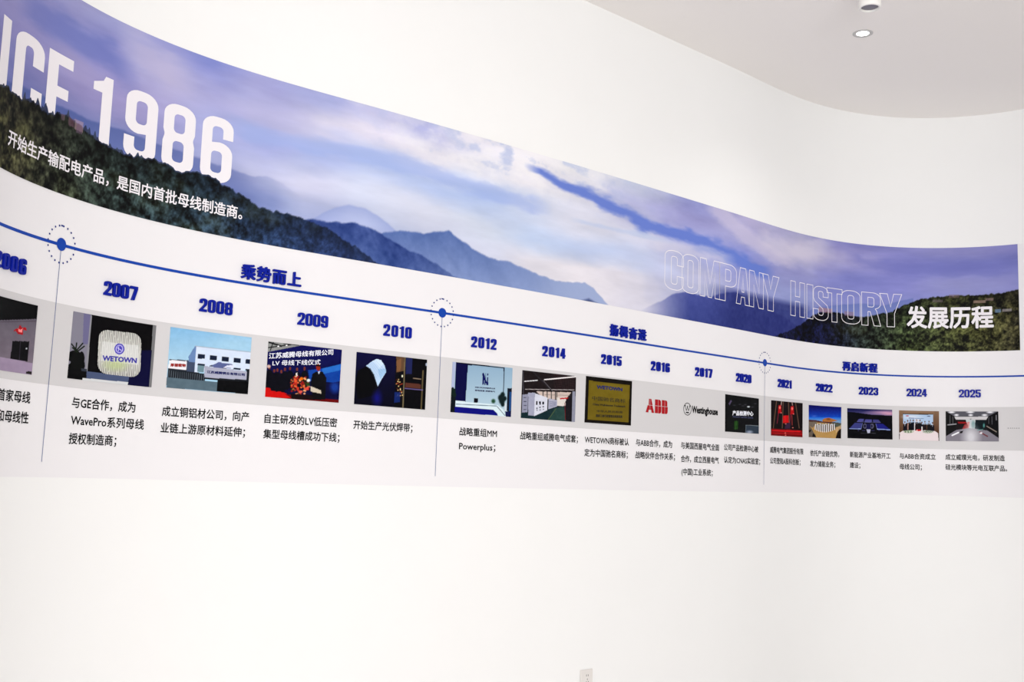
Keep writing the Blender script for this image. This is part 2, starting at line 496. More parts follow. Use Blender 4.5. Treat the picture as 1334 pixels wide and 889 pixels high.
    if ch == '2':
        return [([(0, 0), (w, 0), (w, h * 1.15), (t * 1.25, h * 1.15), (w - t * .2, .52), (w, .64)] + arc(w - R, 1 - Ry, R, 0, 90, 6, Ry)
                 + arc(R, 1 - Ry, R, 90, 180, 6, Ry) + [(0, .64), (t, .64)] + arc(t + ri, 1 - h - riy, ri, 180, 90, 4, riy)
                 + arc(w - t - ri, 1 - h - riy, ri, 90, 0, 4, riy) + [(w - t, .62), (w - t * 1.2, .53), (0, .14)], [])]
    if ch == '3':
        return [([(0, .36), (0, Ry)] + arc(R, Ry, R, 180, 270, 6, Ry) + arc(w - R, Ry, R, 270, 360, 6, Ry) + [(w, .44), (w - t * .35, .52), (w, .60)]
                 + arc(w - R, 1 - Ry, R, 0, 90, 6, Ry) + arc(R, 1 - Ry, R, 90, 180, 6, Ry) + [(0, .68), (t, .68)]
                 + arc(t + ri, 1 - h - riy, ri, 180, 90, 4, riy) + arc(w - t - ri, 1 - h - riy, ri, 90, 0, 4, riy)
                 + [(w - t, .6), (w * .4, .58), (w * .4, .46), (w - t, .44)] + arc(w - t - ri, h + riy, ri, 0, -90, 4, riy)
                 + arc(t + ri, h + riy, ri, 270, 180, 4, riy) + [(t, .36)], [])]
    if ch == '4':
        return [([(w * .5, 0), (w * .5 + t, 0), (w * .5 + t, .2), (w, .2), (w, .2 + h), (w * .5 + t, .2 + h), (w * .5 + t, 1), (w * .42, 1),
                  (0, .36), (0, .2), (w * .5, .2)], [[(t * .75, .2 + h), (w * .5, .2 + h), (w * .5, .72)]])]
    if ch == '5':
        return [([(0, .34), (0, Ry)] + arc(R, Ry, R, 180, 270, 6, Ry) + arc(w - R, Ry, R, 270, 360, 6, Ry) + arc(w - R, .66 - Ry, R, 0, 90, 6, Ry)
                 + [(t, .64), (t, 1 - h), (w, 1 - h), (w, 1), (0, 1), (0, .48), (t, .48)] + arc(w - t - ri, .66 - h - riy, ri, 90, 0, 4, riy)
                 + arc(w - t - ri, h + riy, ri, 0, -90, 4, riy) + arc(t + ri, h + riy, ri, 270, 180, 4, riy) + [(t, .34)], [])]
    if ch == '7':
        return [([(w * .22, 0), (w * .22 + t * 1.1, 0), (w, .80), (w, 1), (0, 1), (0, 1 - h * 1.2), (w - t * 1.05, 1 - h * 1.2)], [])]
    if ch == 'S':
        return [([(0, .32), (0, Ry)] + arc(R, Ry, R, 180, 270, 6, Ry) + arc(w - R, Ry, R, 270, 360, 6, Ry) + [(w, .36), (w * .92, .46), (t * 1.05, .66)]
                 + arc(t + ri, 1 - h - riy, ri, 180, 90, 4, riy) + arc(w - t - ri, 1 - h - riy, ri, 90, 0, 4, riy)
                 + [(w - t, .70), (w, .70)] + arc(w - R, 1 - Ry, R, 0, 90, 6, Ry) + arc(R, 1 - Ry, R, 90, 180, 6, Ry)
                 + [(0, .64), (w * .08, .55), (w - t * 1.05, .34)] + arc(w - t - ri, h + riy, ri, 0, -90, 4, riy)
                 + arc(t + ri, h + riy, ri, 270, 180, 4, riy) + [(t, .32)], [])]
    raise KeyError(ch)


def place_glyph(g, w, u0, u1, z0, z1):
    f = lambda p: (u0 + p[0] / w * (u1 - u0), z0 + p[1] * (z1 - z0))
    return [([f(p) for p in o], [[f(p) for p in h] for h in hs]) for o, hs in g]


# ---- little painter for the printed pictures: works in the display space of four corner points
def fbm(x, y, seed, octaves=4, fx=1.0, fy=1.0):
    r = np.random.default_rng(seed)
    out = np.zeros(x.shape)
    amp, tot = 1.0, 0.0
    for k in range(octaves):
        n = 64
        g = r.random((n, n))
        X = x * fx * 2 ** k + 13.7 * k
        Y = y * fy * 2 ** k + 7.1 * k
        xi = np.floor(X).astype(int)
        yi = np.floor(Y).astype(int)
        fx_ = X - xi
        fy_ = Y - yi
        fx_ = fx_ * fx_ * (3 - 2 * fx_)
        fy_ = fy_ * fy_ * (3 - 2 * fy_)
        a = g[yi % n, xi % n]
        b = g[yi % n, (xi + 1) % n]
        c = g[(yi + 1) % n, xi % n]
        d = g[(yi + 1) % n, (xi + 1) % n]
        out += amp * ((a * (1 - fx_) + b * fx_) * (1 - fy_) + (c * (1 - fx_) + d * fx_) * fy_)
        tot += amp
        amp *= 0.55
    return out / tot


class Pic:
    def __init__(s, corners, nx=150, ny=100, base=(0, 0, 0)):
        TL, TR, BL, BR = [np.array(c, float) for c in corners]
        a, b = np.meshgrid(np.linspace(0, 1, nx), np.linspace(0, 1, ny))
        P = (TL * (1 - a[..., None]) + TR * a[..., None]) * (1 - b[..., None]) + (BL * (1 - a[..., None]) + BR * a[..., None]) * b[..., None]
        s.X, s.Y, s.a, s.b = P[..., 0], P[..., 1], a, b
        s.c = np.zeros((ny, nx, 3)) + np.array(base, float)
        s.px = abs(TR[0] - TL[0]) / nx

    def mix(s, m, col):
        col = np.array(col, float) if not isinstance(col, np.ndarray) else col
        s.c += (col - s.c) * m[..., None]

    def poly(s, pts, col, al=1.0):
        p = np.array(pts, float)
        ins = np.zeros(s.X.shape, bool)
        j = len(p) - 1
        for i in range(len(p)):
            if p[i, 1] != p[j, 1]:
                t = ((p[i, 1] > s.Y) != (p[j, 1] > s.Y)) & (s.X < (p[j, 0] - p[i, 0]) * (s.Y - p[i, 1]) / (p[j, 1] - p[i, 1]) + p[i, 0])
                ins ^= t
            j = i
        s.mix(ins * al, col)

    def ell(s, x, y, rx, ry, col, soft=0.0, al=1.0):
        d = np.sqrt(((s.X - x) / rx) ** 2 + ((s.Y - y) / ry) ** 2)
        if soft:
            m = np.clip((1 + soft - d) / (2 * soft), 0, 1)
        else:
            m = (d < 1) * 1.0
        s.mix(m * al, col)

    def line(s, x0, y0, x1, y1, w, col, al=1.0):
        dx, dy = x1 - x0, y1 - y0
        L = dx * dx + dy * dy
        t = np.clip(((s.X - x0) * dx + (s.Y - y0) * dy) / L, 0, 1)
        d = np.hypot(s.X - x0 - t * dx, s.Y - y0 - t * dy)
        s.mix(np.clip((w / 2 + s.px * .5 - d) / s.px, 0, 1) * al, col)

    def grad(s, col0, col1, y0, y1, pts=None, al=1.0):
        t = np.clip((s.Y - y0) / (y1 - y0), 0, 1)[..., None]
        g = np.array(col0, float) * (1 - t) + np.array(col1, float) * t
        if pts is None:
            s.c = g.copy()
        else:
            o = s.c.copy()
            s.poly(pts, g, al)

    def noise(s, amp, f, seed=1, fy=None):
        n = fbm(s.a, s.b, seed, 3, f, fy or f) - .5
        s.c = np.clip(s.c + n[..., None] * amp * 2, 0, 255)

# ------------------------------------------------------------------ the hall
M_WALL = principled('wall_paint', (240, 240, 239), 0.75, 0.15, noise=0.012, scale=3.0)
M_CEIL = principled('ceiling_paint', (250, 246, 243), 0.85, 0.1, noise=0.01, scale=2.0)
M_FLOOR = principled('pale_floor', (238, 232, 228), 0.35, 0.3, noise=0.03, scale=4.0)
PATH_U = S_


def make_wall():
    n = len(PATH_U)
    inner0, inner1 = W(PATH_U, 0.0), W(PATH_U, Z_CEIL)
    out0, out1 = W(PATH_U, 0.0, -0.12), W(PATH_U, Z_CEIL, -0.12)
    V = np.concatenate([inner0, inner1, out0, out1])
    F = []
    for i in range(n - 1):
        F.append((i, i + 1, n + i + 1, n + i))
        F.append((2 * n + i + 1, 2 * n + i, 3 * n + i, 3 * n + i + 1))
        F.append((n + i, n + i + 1, 3 * n + i + 1, 3 * n + i))
        F.append((i + 1, i, 2 * n + i, 2 * n + i + 1))
    F.append((0, n, 3 * n, 2 * n))
    F.append((n - 1, 3 * n - 1, 4 * n - 1, 2 * n - 1))
    me = pydata('wall_curved', V, F)
    for p in me.polygons:
        p.use_smooth = abs(p.normal.z) < .5
    me.set_sharp_from_angle(angle=math.radians(40))
    o = link('wall_curved', me, M_WALL)
    o['kind'] = 'structure'
    return o


def slab(name, z0, z1, mat):
    step = 12
    idx = list(range(0, len(PATH_U), step)) + [len(PATH_U) - 1]
    P = W(PATH_U[idx], 0.0, -0.12)
    m = len(P)
    bm = bmesh.new()
    lo = [bm.verts.new((p[0], p[1], z0)) for p in P]
    hi = [bm.verts.new((p[0], p[1], z1)) for p in P]
    bm.faces.new(lo)
    bm.faces.new(hi)
    for i in range(m):
        j = (i + 1) % m
        bm.faces.new((lo[i], lo[j], hi[j], hi[i]))
    bmesh.ops.recalc_face_normals(bm, faces=bm.faces)
    bmesh.ops.triangulate(bm, faces=[f for f in bm.faces if len(f.verts) > 4])
    me = bpy.data.meshes.new(name)
    bm.to_mesh(me)
    bm.free()
    o = link(name, me, mat)
    o['kind'] = 'structure'
    return o


make_wall()
slab('ceiling', Z_CEIL, Z_CEIL + 0.15, M_CEIL)
slab('floor', -0.15, 0.0, M_FLOOR)

# ------------------------------------------------------------------ the poster on the wall
M_FILM = principled('white_film', (234, 232, 234), 0.5, 0.25)
M_BAND = principled('grey_band_ink', (209, 207, 208), 0.5, 0.25)
M_INKBLUE = principled('blue_line_ink', (0, 62, 164), 0.5, 0.25)
M_DIV = principled('divider_ink', (92, 106, 152), 0.5, 0.25)
M_NAVYDOT = principled('dotted_ring_ink', (22, 44, 124), 0.5, 0.25)
M_BLACK = principled('caption_ink', (10, 9, 11), 0.6, 0.05)
M_WHITE = principled('white_lettering', (236, 232, 236), 0.5, 0.25)
M_PRINT = print_material('mural_ink')
M_PHOTO = print_material('photo_ink', 0.5, 0.06)
M_ACRYL = principled('blue_acrylic', (0, 24, 146), 0.45, 0.15)

Z1, Z2 = 3.1282, 2.3919
U_L, U_R = -1.2, 7.4395
poster = bpy.data.objects.new('wall_poster', None)
poster.location = tuple(W(np.array([3.5]), 1.3835)[0])
COL.objects.link(poster)
tag(poster, 'long curved wall poster with mountain panorama above a white company timeline strip', 'poster')


def pchild(o):
    """parent to the poster without moving"""
    o.parent = poster
    o.matrix_parent_inverse = Matrix.Translation(-poster.location)
    return o


TOP = lambda u: np.full(len(u), Z2 + 0.002)
pchild(strip('white_backing', U_L - .05, 7.49, lambda u: edge('P', u), TOP, 0.0012, M_FILM, None, thick=0.0011))
pchild(strip('white_margin', U_R - 0.01, 7.49, Z2, Z1, 0.0010, M_FILM, None))
pchild(strip('grey_band', U_L, 7.49, lambda u: edge('G2', u), lambda u: edge('G1', u), 0.0018, M_BAND, None))
pchild(strip('timeline_line', U_L, 7.49, lambda u: edge('T', u) - .0056, lambda u: edge('T', u) + .0056, 0.0022, M_INKBLUE, None))

# ---- the mountain panorama, painted in (u, t): u metres along the wall, t 0 bottom .. 1 top
SKYU = [-1.2, .2, .536, .778, 1.034, 1.28, 1.526, 1.776, 2.036, 2.311, 2.61, 2.935, 3.291, 3.684, 4.121, 4.608, 5.154, 5.764, 6.283, 6.7, 7.065, 7.44]
SKY = {  # t 1, .8, .6, .4, .2
    0: [(135, 135, 195), (130, 130, 195), (125, 125, 190), (110, 115, 180), (95, 105, 170)],
    1: [(140, 140, 198), (132, 134, 198), (125, 126, 192), (105, 112, 178), (90, 100, 165)],
    2: [(142, 140, 198), (148, 144, 200), (140, 136, 198), (100, 108, 178), (85, 95, 160)],
    3: [(158, 156, 206), (128, 132, 196), (146, 140, 198), (106, 114, 178), (85, 98, 165)],
    4: [(158, 160, 208), (126, 130, 198), (152, 144, 200), (122, 130, 190), (90, 104, 170)],
    5: [(142, 146, 206), (172, 168, 212), (156, 152, 206), (132, 140, 198), (100, 112, 176)],
    6: [(124, 134, 206), (164, 164, 214), (158, 164, 216), (158, 164, 210), (110, 124, 184)],
    7: [(158, 160, 212), (178, 178, 220), (158, 166, 220), (188, 192, 226), (130, 144, 196)],
    8: [(160, 166, 214), (206, 204, 228), (166, 178, 224), (200, 202, 228), (160, 170, 210)],
    9: [(190, 190, 222), (218, 214, 232), (176, 190, 228), (204, 210, 232), (180, 190, 220)],
    10: [(168, 172, 216), (222, 220, 232), (178, 194, 232), (208, 212, 230), (190, 196, 222)],
    11: [(220, 218, 230), (224, 224, 234), (174, 192, 230), (204, 212, 230), (200, 204, 224)],
    12: [(232, 230, 236), (228, 226, 234), (204, 212, 234), (186, 202, 232), (222, 220, 230)],
    13: [(226, 226, 232), (214, 214, 230), (214, 216, 232), (182, 196, 228), (222, 218, 226)],
    14: [(192, 198, 222), (180, 182, 220), (208, 210, 230), (186, 196, 226), (210, 208, 222)],
    15: [(136, 140, 196), (156, 156, 208), (160, 166, 216), (186, 188, 220), (178, 182, 214)],
    16: [(176, 170, 208), (164, 164, 210), (128, 136, 202), (152, 156, 206), (120, 132, 190)],
    17: [(162, 162, 202), (198, 192, 216), (150, 152, 206), (142, 150, 202), (120, 132, 190)],
    18: [(128, 128, 194), (160, 156, 206), (124, 128, 200), (128, 134, 198), (110, 120, 180)],
    19: [(134, 134, 198), (122, 124, 196), (130, 132, 204), (128, 134, 200), (110, 120, 180)],
    20: [(140, 140, 200), (116, 120, 194), (146, 148, 206), (130, 136, 200), (110, 120, 180)],
    21: [(124, 124, 190), (114, 118, 190), (136, 138, 202), (130, 136, 196), (110, 120, 180)],
}
# streaks: points (u, t), half width in t, colour, strength
STREAKS = [
    ([(3.226,0.887),(3.335,0.877),(3.486,0.828),(3.657,0.808),(3.835,0.769),(4.023,0.747),(4.199,0.702),(4.403,0.681),(4.59,0.687),(4.774,0.665),(5.062,0.61),(5.308,0.564),(5.504,0.56)],[0.028,0.03,0.035,0.05,0.06,0.065,0.06,0.06,0.065,0.07,0.07,0.06,0.05],(98,122,206),0.95),
    ([(4.712,1.021),(4.855,0.996),(5.059,0.876),(5.307,0.787),(5.53,0.712),(5.764,0.704)],0.07,(204,196,220),0.6),
    ([(5.281,0.877),(5.467,0.831),(5.687,0.788),(5.98,0.891),(6.148,0.884)],0.08,(206,200,220),0.55),
    ([(0.478,0.815),(0.576,0.81),(0.767,0.823),(0.882,0.795),(0.999,0.771),(1.088,0.743),(1.163,0.736)],0.075,(98,110,190),0.6),
    ([(0.68,0.674),(0.806,0.663),(0.925,0.644),(1.038,0.649)],0.06,(160,150,198),0.5),
    ([(1.019,0.917),(1.169,0.866),(1.322,0.828),(1.435,0.787)],0.09,(184,178,214),0.6),
    ([(1.552,0.652),(1.7,0.639),(1.79,0.631),(2.036,0.661),(2.252,0.672),(2.465,0.675),(2.727,0.656),(3.016,0.628),(3.443,0.611)],0.05,(150,170,226),0.55),
    ([(3.558,0.583),(3.858,0.587),(4.116,0.6),(4.461,0.6)],0.02,(176,192,226),0.5),
    ([(4.184,0.537),(4.461,0.575),(4.755,0.589),(5.071,0.558)],0.05,(214,210,226),0.5),
    ([(6.217,0.858),(6.7,0.781),(7.014,0.785),(7.452,0.781)],0.06,(108,112,190),0.5),
]


def ridge(k, u, rough=0.0, seed=3, f=30.0):
    p = np.array(LAY['RIDGE'][k])
    z = np.interp(u, p[:, 0], p[:, 1], left=-1, right=-1)
    if rough:
        z = z + (fbm(u * f, np.zeros_like(u), seed, 4) - .5) * rough
    return z


def lerp3(a, b, m):
    return a + (b - a) * m[..., None]


def paint_mural(U, T):
    grid = np.array([SKY[i] for i in range(22)], float)      # (22, 5, 3)
    tt = np.array([1, .8, .6, .4, .2])
    col = np.zeros(U.shape + (3,))
    ui = np.interp(U, SKYU, np.arange(22))
    ti = np.interp(T, tt[::-1], np.arange(5)[::-1])
    # wobble so that the control cells never show
    ui = np.clip(ui + (fbm(U * 3, T * 4, 11) - .5) * 0.9, 0, 20.999)
    ti = np.clip(ti + (fbm(U * 2.2, T * 5, 12) - .5) * 0.9, 0, 3.999)
    i, j = np.floor(ui).astype(int), np.floor(ti).astype(int)
    fu, ft = ui - i, ti - j
    fu = fu * fu * (3 - 2 * fu)
    ft = ft * ft * (3 - 2 * ft)
    col = ((grid[i, j] * (1 - fu)[..., None] + grid[i + 1, j] * fu[..., None]) * (1 - ft)[..., None]
           + (grid[i, j + 1] * (1 - fu)[..., None] + grid[i + 1, j + 1] * fu[..., None]) * ft[..., None])
    # wispy cloud texture, drawn out along the wall
    w1 = fbm(U * 2.6 + T * 2, T * 9 - U * .8, 21, 5)
    col += ((w1 - .5) * 34)[..., None]
    cl = np.clip(1 - np.abs(U - 3.2) / 1.3, 0, 1) * np.clip((T - .62) / .2, 0, 1)
    w2 = fbm(U * 9, T * 12, 22, 5)
    col = lerp3(col, np.array([150., 168., 214.]), np.clip((w2 - .54) * 5, 0, 1) * cl * .55)
    col = lerp3(col, np.array([240., 238., 240.]), np.clip((.46 - w2) * 5, 0, 1) * cl * .6)
    for pts, hw, c, al in STREAKS:
        p = np.array(pts)
        ct = np.interp(U, p[:, 0], p[:, 1])
        hws = np.interp(U, p[:, 0], hw) if isinstance(hw, (list, tuple)) else hw
        ends = np.clip((U - p[0, 0]) / .12, 0, 1) * np.clip((p[-1, 0] - U) / .15, 0, 1)
        wob = (fbm(U * 7, T * 16, 31, 4) - .5) * 2.6
        d = np.abs(T - ct) / hws + wob * .6
        m = np.clip((1.5 - d) / 1.1, 0, 1)
        m = m * m * (3 - 2 * m)
        col = lerp3(col, np.array(c, float), m * ends * al)
    leaf = fbm(U * 38, T * 28, 41, 4)
    leaf2 = fbm(U * 120, T * 80, 42, 3)
    grove = fbm(U * 7, T * 6, 43, 3)
    folds = fbm(U * 9 + T * 5, T * 2.2 - U * 1.2, 44, 4)
    leaf_h = .6 * leaf + .9 * (folds - .5) + .2
    # far ridges, pale with haze towards their feet
    def haze_ridge(k, top, foot, depth, rough=.01, seed=5, soft=.012, tex=0.0):
        nonlocal col
        r = ridge(k, U, rough, seed)
        d = r - T
        m = np.clip(d / soft, 0, 1)
        g = np.clip(d / depth, 0, 1)
        c = np.array(top, float) * (1 - g[..., None]) + np.array(foot, float) * g[..., None]
        if tex:
            c = c + ((leaf_h - .5) * tex * 1.3)[..., None]
        col = lerp3(col, c, m)
        return r
    # left far ridge: strong blue near the letters, fading to the right
    r = ridge('far', U, .01, 4)
    d = r - T
    fade = np.clip((2.15 - U) / 1.3, 0, 1)
    c = np.array([70., 88., 158.]) + np.clip(d / .35, 0, 1)[..., None] * np.array([45., 45., 38.])
    col = lerp3(col, c, np.clip(d / .012, 0, 1) * (.25 + .6 * fade) * np.clip((1.96 - U) / .35, 0, 1))
    r = ridge('pale', U, .01, 6)
    col = lerp3(col, np.array([140., 154., 206.]) + np.clip((r - T) / .2, 0, 1)[..., None] * 40, np.clip((r - T) / .015, 0, 1) * .8 * np.clip(1 - (r - T) / .2, 0, 1))
    sv = col.copy()
    haze_ridge('mid2', (82, 106, 166), (138, 156, 202), .36, .02, 7, .014, 22)
    col = lerp3(sv, col, 1 - .75 * np.clip((U - 3.3) / .6, 0, 1))
    # the mid2 mountain dissolves towards the right
    r = ridge('mid2', U, .012, 7)
    col = lerp3(col, np.array([152., 168., 208.]), np.clip((r - T) / .012, 0, 1) * np.clip((U - 2.75) / 1.0, 0, .9))
    haze_ridge('knob', (70, 84, 130), (66, 80, 130), .1, .006, 8, .02)
    sv = col.copy()
    r = haze_ridge('mid1', (44, 64, 128), (84, 108, 168), .34, .022, 9, .012, 50)
    col = lerp3(sv, col, 1 - .8 * np.clip((U - 2.5) / .45, 0, 1))
    # right-hand blue mountains
    haze_ridge('rfar', (104, 118, 186), (124, 138, 198), .2, .012, 14)
    r = ridge('rmid', U, .014, 15)
    m = np.clip((r - T) / .014, 0, 1)
    g = np.clip((r - T) / .35, 0, 1)[..., None]
    lf = np.clip((U - 4.15) / .45, 0, 1)
    c = np.array([66., 76., 150.]) * (1 - g) + np.array([46., 58., 126.]) * g + ((leaf - .5) * 16)[..., None]
    col = lerp3(col, c, m * lf)
    low = np.clip((.36 - T) / .06, 0, 1) * np.clip((U - 4.75) / .3, 0, 1) * np.clip((5.9 - U) / .1, 0, 1)
    col = lerp3(col, np.array([38., 46., 112.]) + ((leaf - .5) * 22)[..., None], low * .8)
    # dark forest hills at both ends
    def forest(k, stops, cols, rough, seed):
        nonlocal col
        r = ridge(k, U, rough, seed, 60.0)
        d = r - T
        m = np.clip(d / .008, 0, 1)
        c = np.stack([np.interp(U, stops, [q[i] for q in cols]) for i in range(3)], -1)
        deep = np.clip(1 - d / .22, 0, 1)                    # near the ridge the slope is darker
        c = c * (1 - .45 * deep[..., None])
        k2 = np.clip((leaf - .47) * 5.5, -1, 1.6) + np.clip((leaf2 - .5) * 3.0, -.8, .9)
        amp = np.interp(U, [1.1, 1.7, 2.3, 5.5], [.85, .38, .15, .85])
        c = c * (1 + (k2 * amp)[..., None]) + np.clip(grove - .52, 0, 1)[..., None] * np.array([70., 70., 20.]) * .8
        c = np.clip(c, 3, 255)
        col = lerp3(col, c, m)
        return r
    rl = forest('dark', [.2, .6, 1.0, 1.4, 1.8, 2.2, 2.45], [(40, 38, 24), (38, 38, 26), (28, 36, 32), (26, 38, 46), (34, 52, 84), (44, 64, 116), (62, 84, 142)], .03, 16)
    rd = forest('rdark', [5.4, 5.8, 6.1, 6.35, 6.7, 7.1, 7.44], [(24, 30, 70), (12, 14, 40), (14, 16, 34), (28, 34, 32), (40, 48, 28), (46, 48, 26), (38, 36, 24)], .03, 17)
    # small hillside buildings printed in the picture
    def spot(u0, u1, t0, t1, c, al=1.0):
        nonlocal col
        m = ((U > u0) & (U < u1) & (T > t0) & (T < t1)) * al
        col = lerp3(col, np.array(c, float), m)
    spot(0.784, 0.805, 0.361, 0.39, (120, 90, 110), 0.55)
    spot(0.825, 0.853, 0.348, 0.388, (110, 70, 90), 0.6)
    spot(0.856, 0.899, 0.342, 0.392, (190, 150, 160), 0.55)
    spot(0.865, 0.896, 0.33, 0.375, (110, 80, 110), 0.55)
    spot(6.991, 7.061, 0.517, 0.546, (120, 96, 96), 0.55)
    spot(7.15, 7.228, 0.462, 0.487, (200, 160, 150), 0.55)
    spot(7.228, 7.277, 0.48, 0.506, (150, 120, 120), 0.6)
    spot(7.285, 7.324, 0.36, 0.394, (120, 160, 210), 0.6)
    spot(7.334, 7.392, 0.371, 0.396, (200, 190, 196), 0.55)
    spot(5.971, 6.104, 0.302, 0.343, (170, 120, 120), 0.6)
    spot(6.214, 6.294, 0.298, 0.337, (150, 110, 120), 0.5)
    spot(6.883, 6.95, 0.473, 0.495, (110, 96, 100), 0.6)
    g = col.mean(-1, keepdims=True)
    sat = np.interp(U, [1.2, 2.2, 5.5, 7], [.86, .97, .97, .9])[..., None]
    col = g + (col - g) * sat
    return np.clip(col, 0, 255)


ILL = 1.0
NU, NT = 1900, 165
uu = np.linspace(U_L, U_R, NU)
tt = np.linspace(0, 1, NT)
UU, TT = np.meshgrid(uu, tt)
P = W(UU, Z2 + TT * (Z1 - Z2), 0.0020)
mural = link('mountain_panorama', grid_mesh('mountain_panorama', P, srgb(paint_mural(UU, TT)) * ILL), M_PRINT)
pchild(mural)
tag(mural, 'printed panorama of blue misty mountains, clouds and dark forest')

# ---- big white headline, its feet hidden behind the printed forest
ZB0, ZB1 = 2.612, 2.889
for ch, ua, ub in [('S', -.05, .11), ('I', .16, .22), ('N', .30, .4697)] + [tuple(x) for x in LAY['BIG'][1:]]:
    w = 0.47 if ch in 'SNC' else (.40 if ch == 'E' else (.32 if ch == '1' else .52))
    g = place_glyph(glyph(ch, w, .17), w, ua, ub, ZB0, ZB1)
    bm = flat_shape(g)
    slice_bm(bm, .03)
    pchild(bm_to_wall(bm, 'headline_letter', 0.0026, M_WHITE, None))

un = np.linspace(-1.2, 1.70, 900)
rd_ = np.clip(ridge('dark', np.maximum(un, .21), .03, 16, 60.0), 0.02, 1)
spk = np.maximum(0, fbm(un * 55, np.zeros_like(un), 77, 3) - .5) * .10
kt = np.linspace(0, 1, 60)[:, None]
TTf = kt * (rd_ + spk * np.clip((1.3 - un) / .3, 0, 1))[None, :]
UUf = np.broadcast_to(un, TTf.shape)
Pf = W(UUf, Z2 + TTf * (Z1 - Z2), 0.0032)
fc = paint_mural(UUf, np.minimum(TTf, rd_[None, :] - .004))
pchild(link('forest_foreground', grid_mesh('forest_foreground', Pf, srgb(fc) * ILL), M_PRINT))

wt = wall_text('开始生产输配电产品，是国内首批母线制造商。', LAY['SUB'][0], LAY['SUB'][1], LAY['SUB'][2], .0585, 0.0040, M_WHITE, 'headline_caption', None, bold=.018)
pchild(wt)
wt = wall_text('发展历程', LAY['TITLE'][0], LAY['TITLE'][1], LAY['TITLE'][2] + .002, .163, 0.0026, M_WHITE, 'white_title', None, bold=.028)
pchild(wt)
for ch, ua, ub in LAY['CO']:
    w = .62 if ch == 'M' else (.17 if ch == 'I' else .5)
    g = place_glyph(glyph(ch, w, .17), w, ua, ub, 2.556, 2.789)
    bm = ribbon([lp for o, hs in g for lp in [o] + hs], .0042)
    pchild(bm_to_wall(bm, 'outline_letter', 0.0026, M_WHITE, None))

# ---- markers on the time line
def disc_bm(u, z, r, n=28):
    return flat_shape([([(u + r * math.cos(2 * math.pi * i / n), z + r * math.sin(2 * math.pi * i / n)) for i in range(n)], [])])


for (uc, zc), (ue, ze) in ((LAY['c1'], LAY['b1']), (LAY['c2'], LAY['b2']), (LAY['c3'], LAY['b3'])):
    o = pchild(bm_to_wall(disc_bm(uc, zc, .0235), 'marker_disc', 0.0030, M_INKBLUE, None))
    bm = bmesh.new()
    shapes = []
    for k in range(20):
        a = math.radians(90 - 4 + 18 * k)
        cx, cz = uc + .067 * math.cos(a), zc + .067 * math.sin(a)
        shapes.append(([(cx + .0039 * math.cos(q), cz + .0039 * math.sin(q)) for q in np.linspace(0, 2 * math.pi, 9)[:-1]], []))
    shapes.append(([(uc - .0085, zc + .0650), (uc + .002, zc + .0650), (uc + .002, zc + .0705), (uc - .0085, zc + .0705)], []))
    bm = flat_shape(shapes)
    o = pchild(bm_to_wall(bm, 'dotted_ring', 0.0026, M_NAVYDOT, None))
    o['kind'] = 'stuff'
    n = 24
    zz = np.linspace(ze, zc - .02, n)
    uu_ = np.linspace(ue, uc, n)
    Pd = np.stack([W(uu_ + .0013, zz, .0027), W(uu_ - .0013, zz, .0027)])
    pchild(link('divider_line', grid_mesh('divider_line', Pd), M_DIV))

# ---- captions
by_year = {}
for yr, body, ua, ub, zc in LAY['CAP']:
    by_year.setdefault(yr, []).append((body, ua, ub, zc))
CAPM = {}
for yr, lines in by_year.items():
    e = bpy.data.objects.new('caption', None)
    e.location = tuple(W(np.array([lines[0][1]]), lines[-1][3])[0])
    COL.objects.link(e)
    pchild(e)
    for body, ua, ub, zc in lines:
        o = wall_text(body, ua, ub, zc, .0425, .0024, M_BLACK, 'text_line', None, bold=.018)
        o.parent = e
        o.matrix_parent_inverse = Matrix.Translation(-e.location)

# ellipsis at the end of the band
dots = [([(LAY['el'][0] + .002 + k * .0135 + .0028 * math.cos(q), LAY['el'][1] + .0028 * math.sin(q)) for q in np.linspace(0, 2 * math.pi, 9)[:-1]], [])
        for k in range(6)]
pchild(bm_to_wall(flat_shape(dots), 'ellipsis', .0024, M_BLACK, None))

# ---- raised blue year numbers: each digit a rigid acrylic plate on the wall
_gm = {}
DEP = 0.009


def digit_mesh(ch):
    if ch in _gm:
        return _gm[ch]
    w = .34 if ch == '1' else .56
    hgt = .0540
    wd = .0205 if ch == '1' else .0328
    g = place_glyph(glyph(ch, w, .195), w, -wd / 2, wd / 2, -hgt / 2, hgt / 2)
    _gm[ch] = (solid_shape('digit', g, DEP), wd)
    return _gm[ch]


def solid_shape(name, shapes, dep):
    """extruded plate: x along the wall, z up, front at y = -dep, back at 0"""
    bm = bmesh.new()
    for outer, holes in shapes:
        polys = [outer] + list(holes)
        pts = [p for pl in polys for p in pl]
        tris = tessellate_polygon([[Vector((p[0], p[1], 0)) for p in pl] for pl in polys])
        vf = [bm.verts.new((p[0], -dep, p[1])) for p in pts]
        vb = [bm.verts.new((p[0], 0, p[1])) for p in pts]
        for t in tris:
            try:
                bm.faces.new([vf[i] for i in t])
                bm.faces.new([vb[i] for i in reversed(t)])
            except ValueError:
                pass
        k = 0
        for pl in polys:
            n = len(pl)
            for i in range(n):
                j = (i + 1) % n
                try:
                    bm.faces.new((vf[k + i], vf[k + j], vb[k + j], vb[k + i]))
                except ValueError:
                    pass
            k += n
    bmesh.ops.recalc_face_normals(bm, faces=bm.faces)
    me = bpy.data.meshes.new(name)
    bm.to_mesh(me)
    bm.free()
    return me


def frame_at(u, z, off):
    a = float(np.interp(u, S_, A_))
    M = Matrix.Rotation(a, 4, 'Z')
    M.translation = Vector(W(np.array([u]), z, off)[0])
    return M


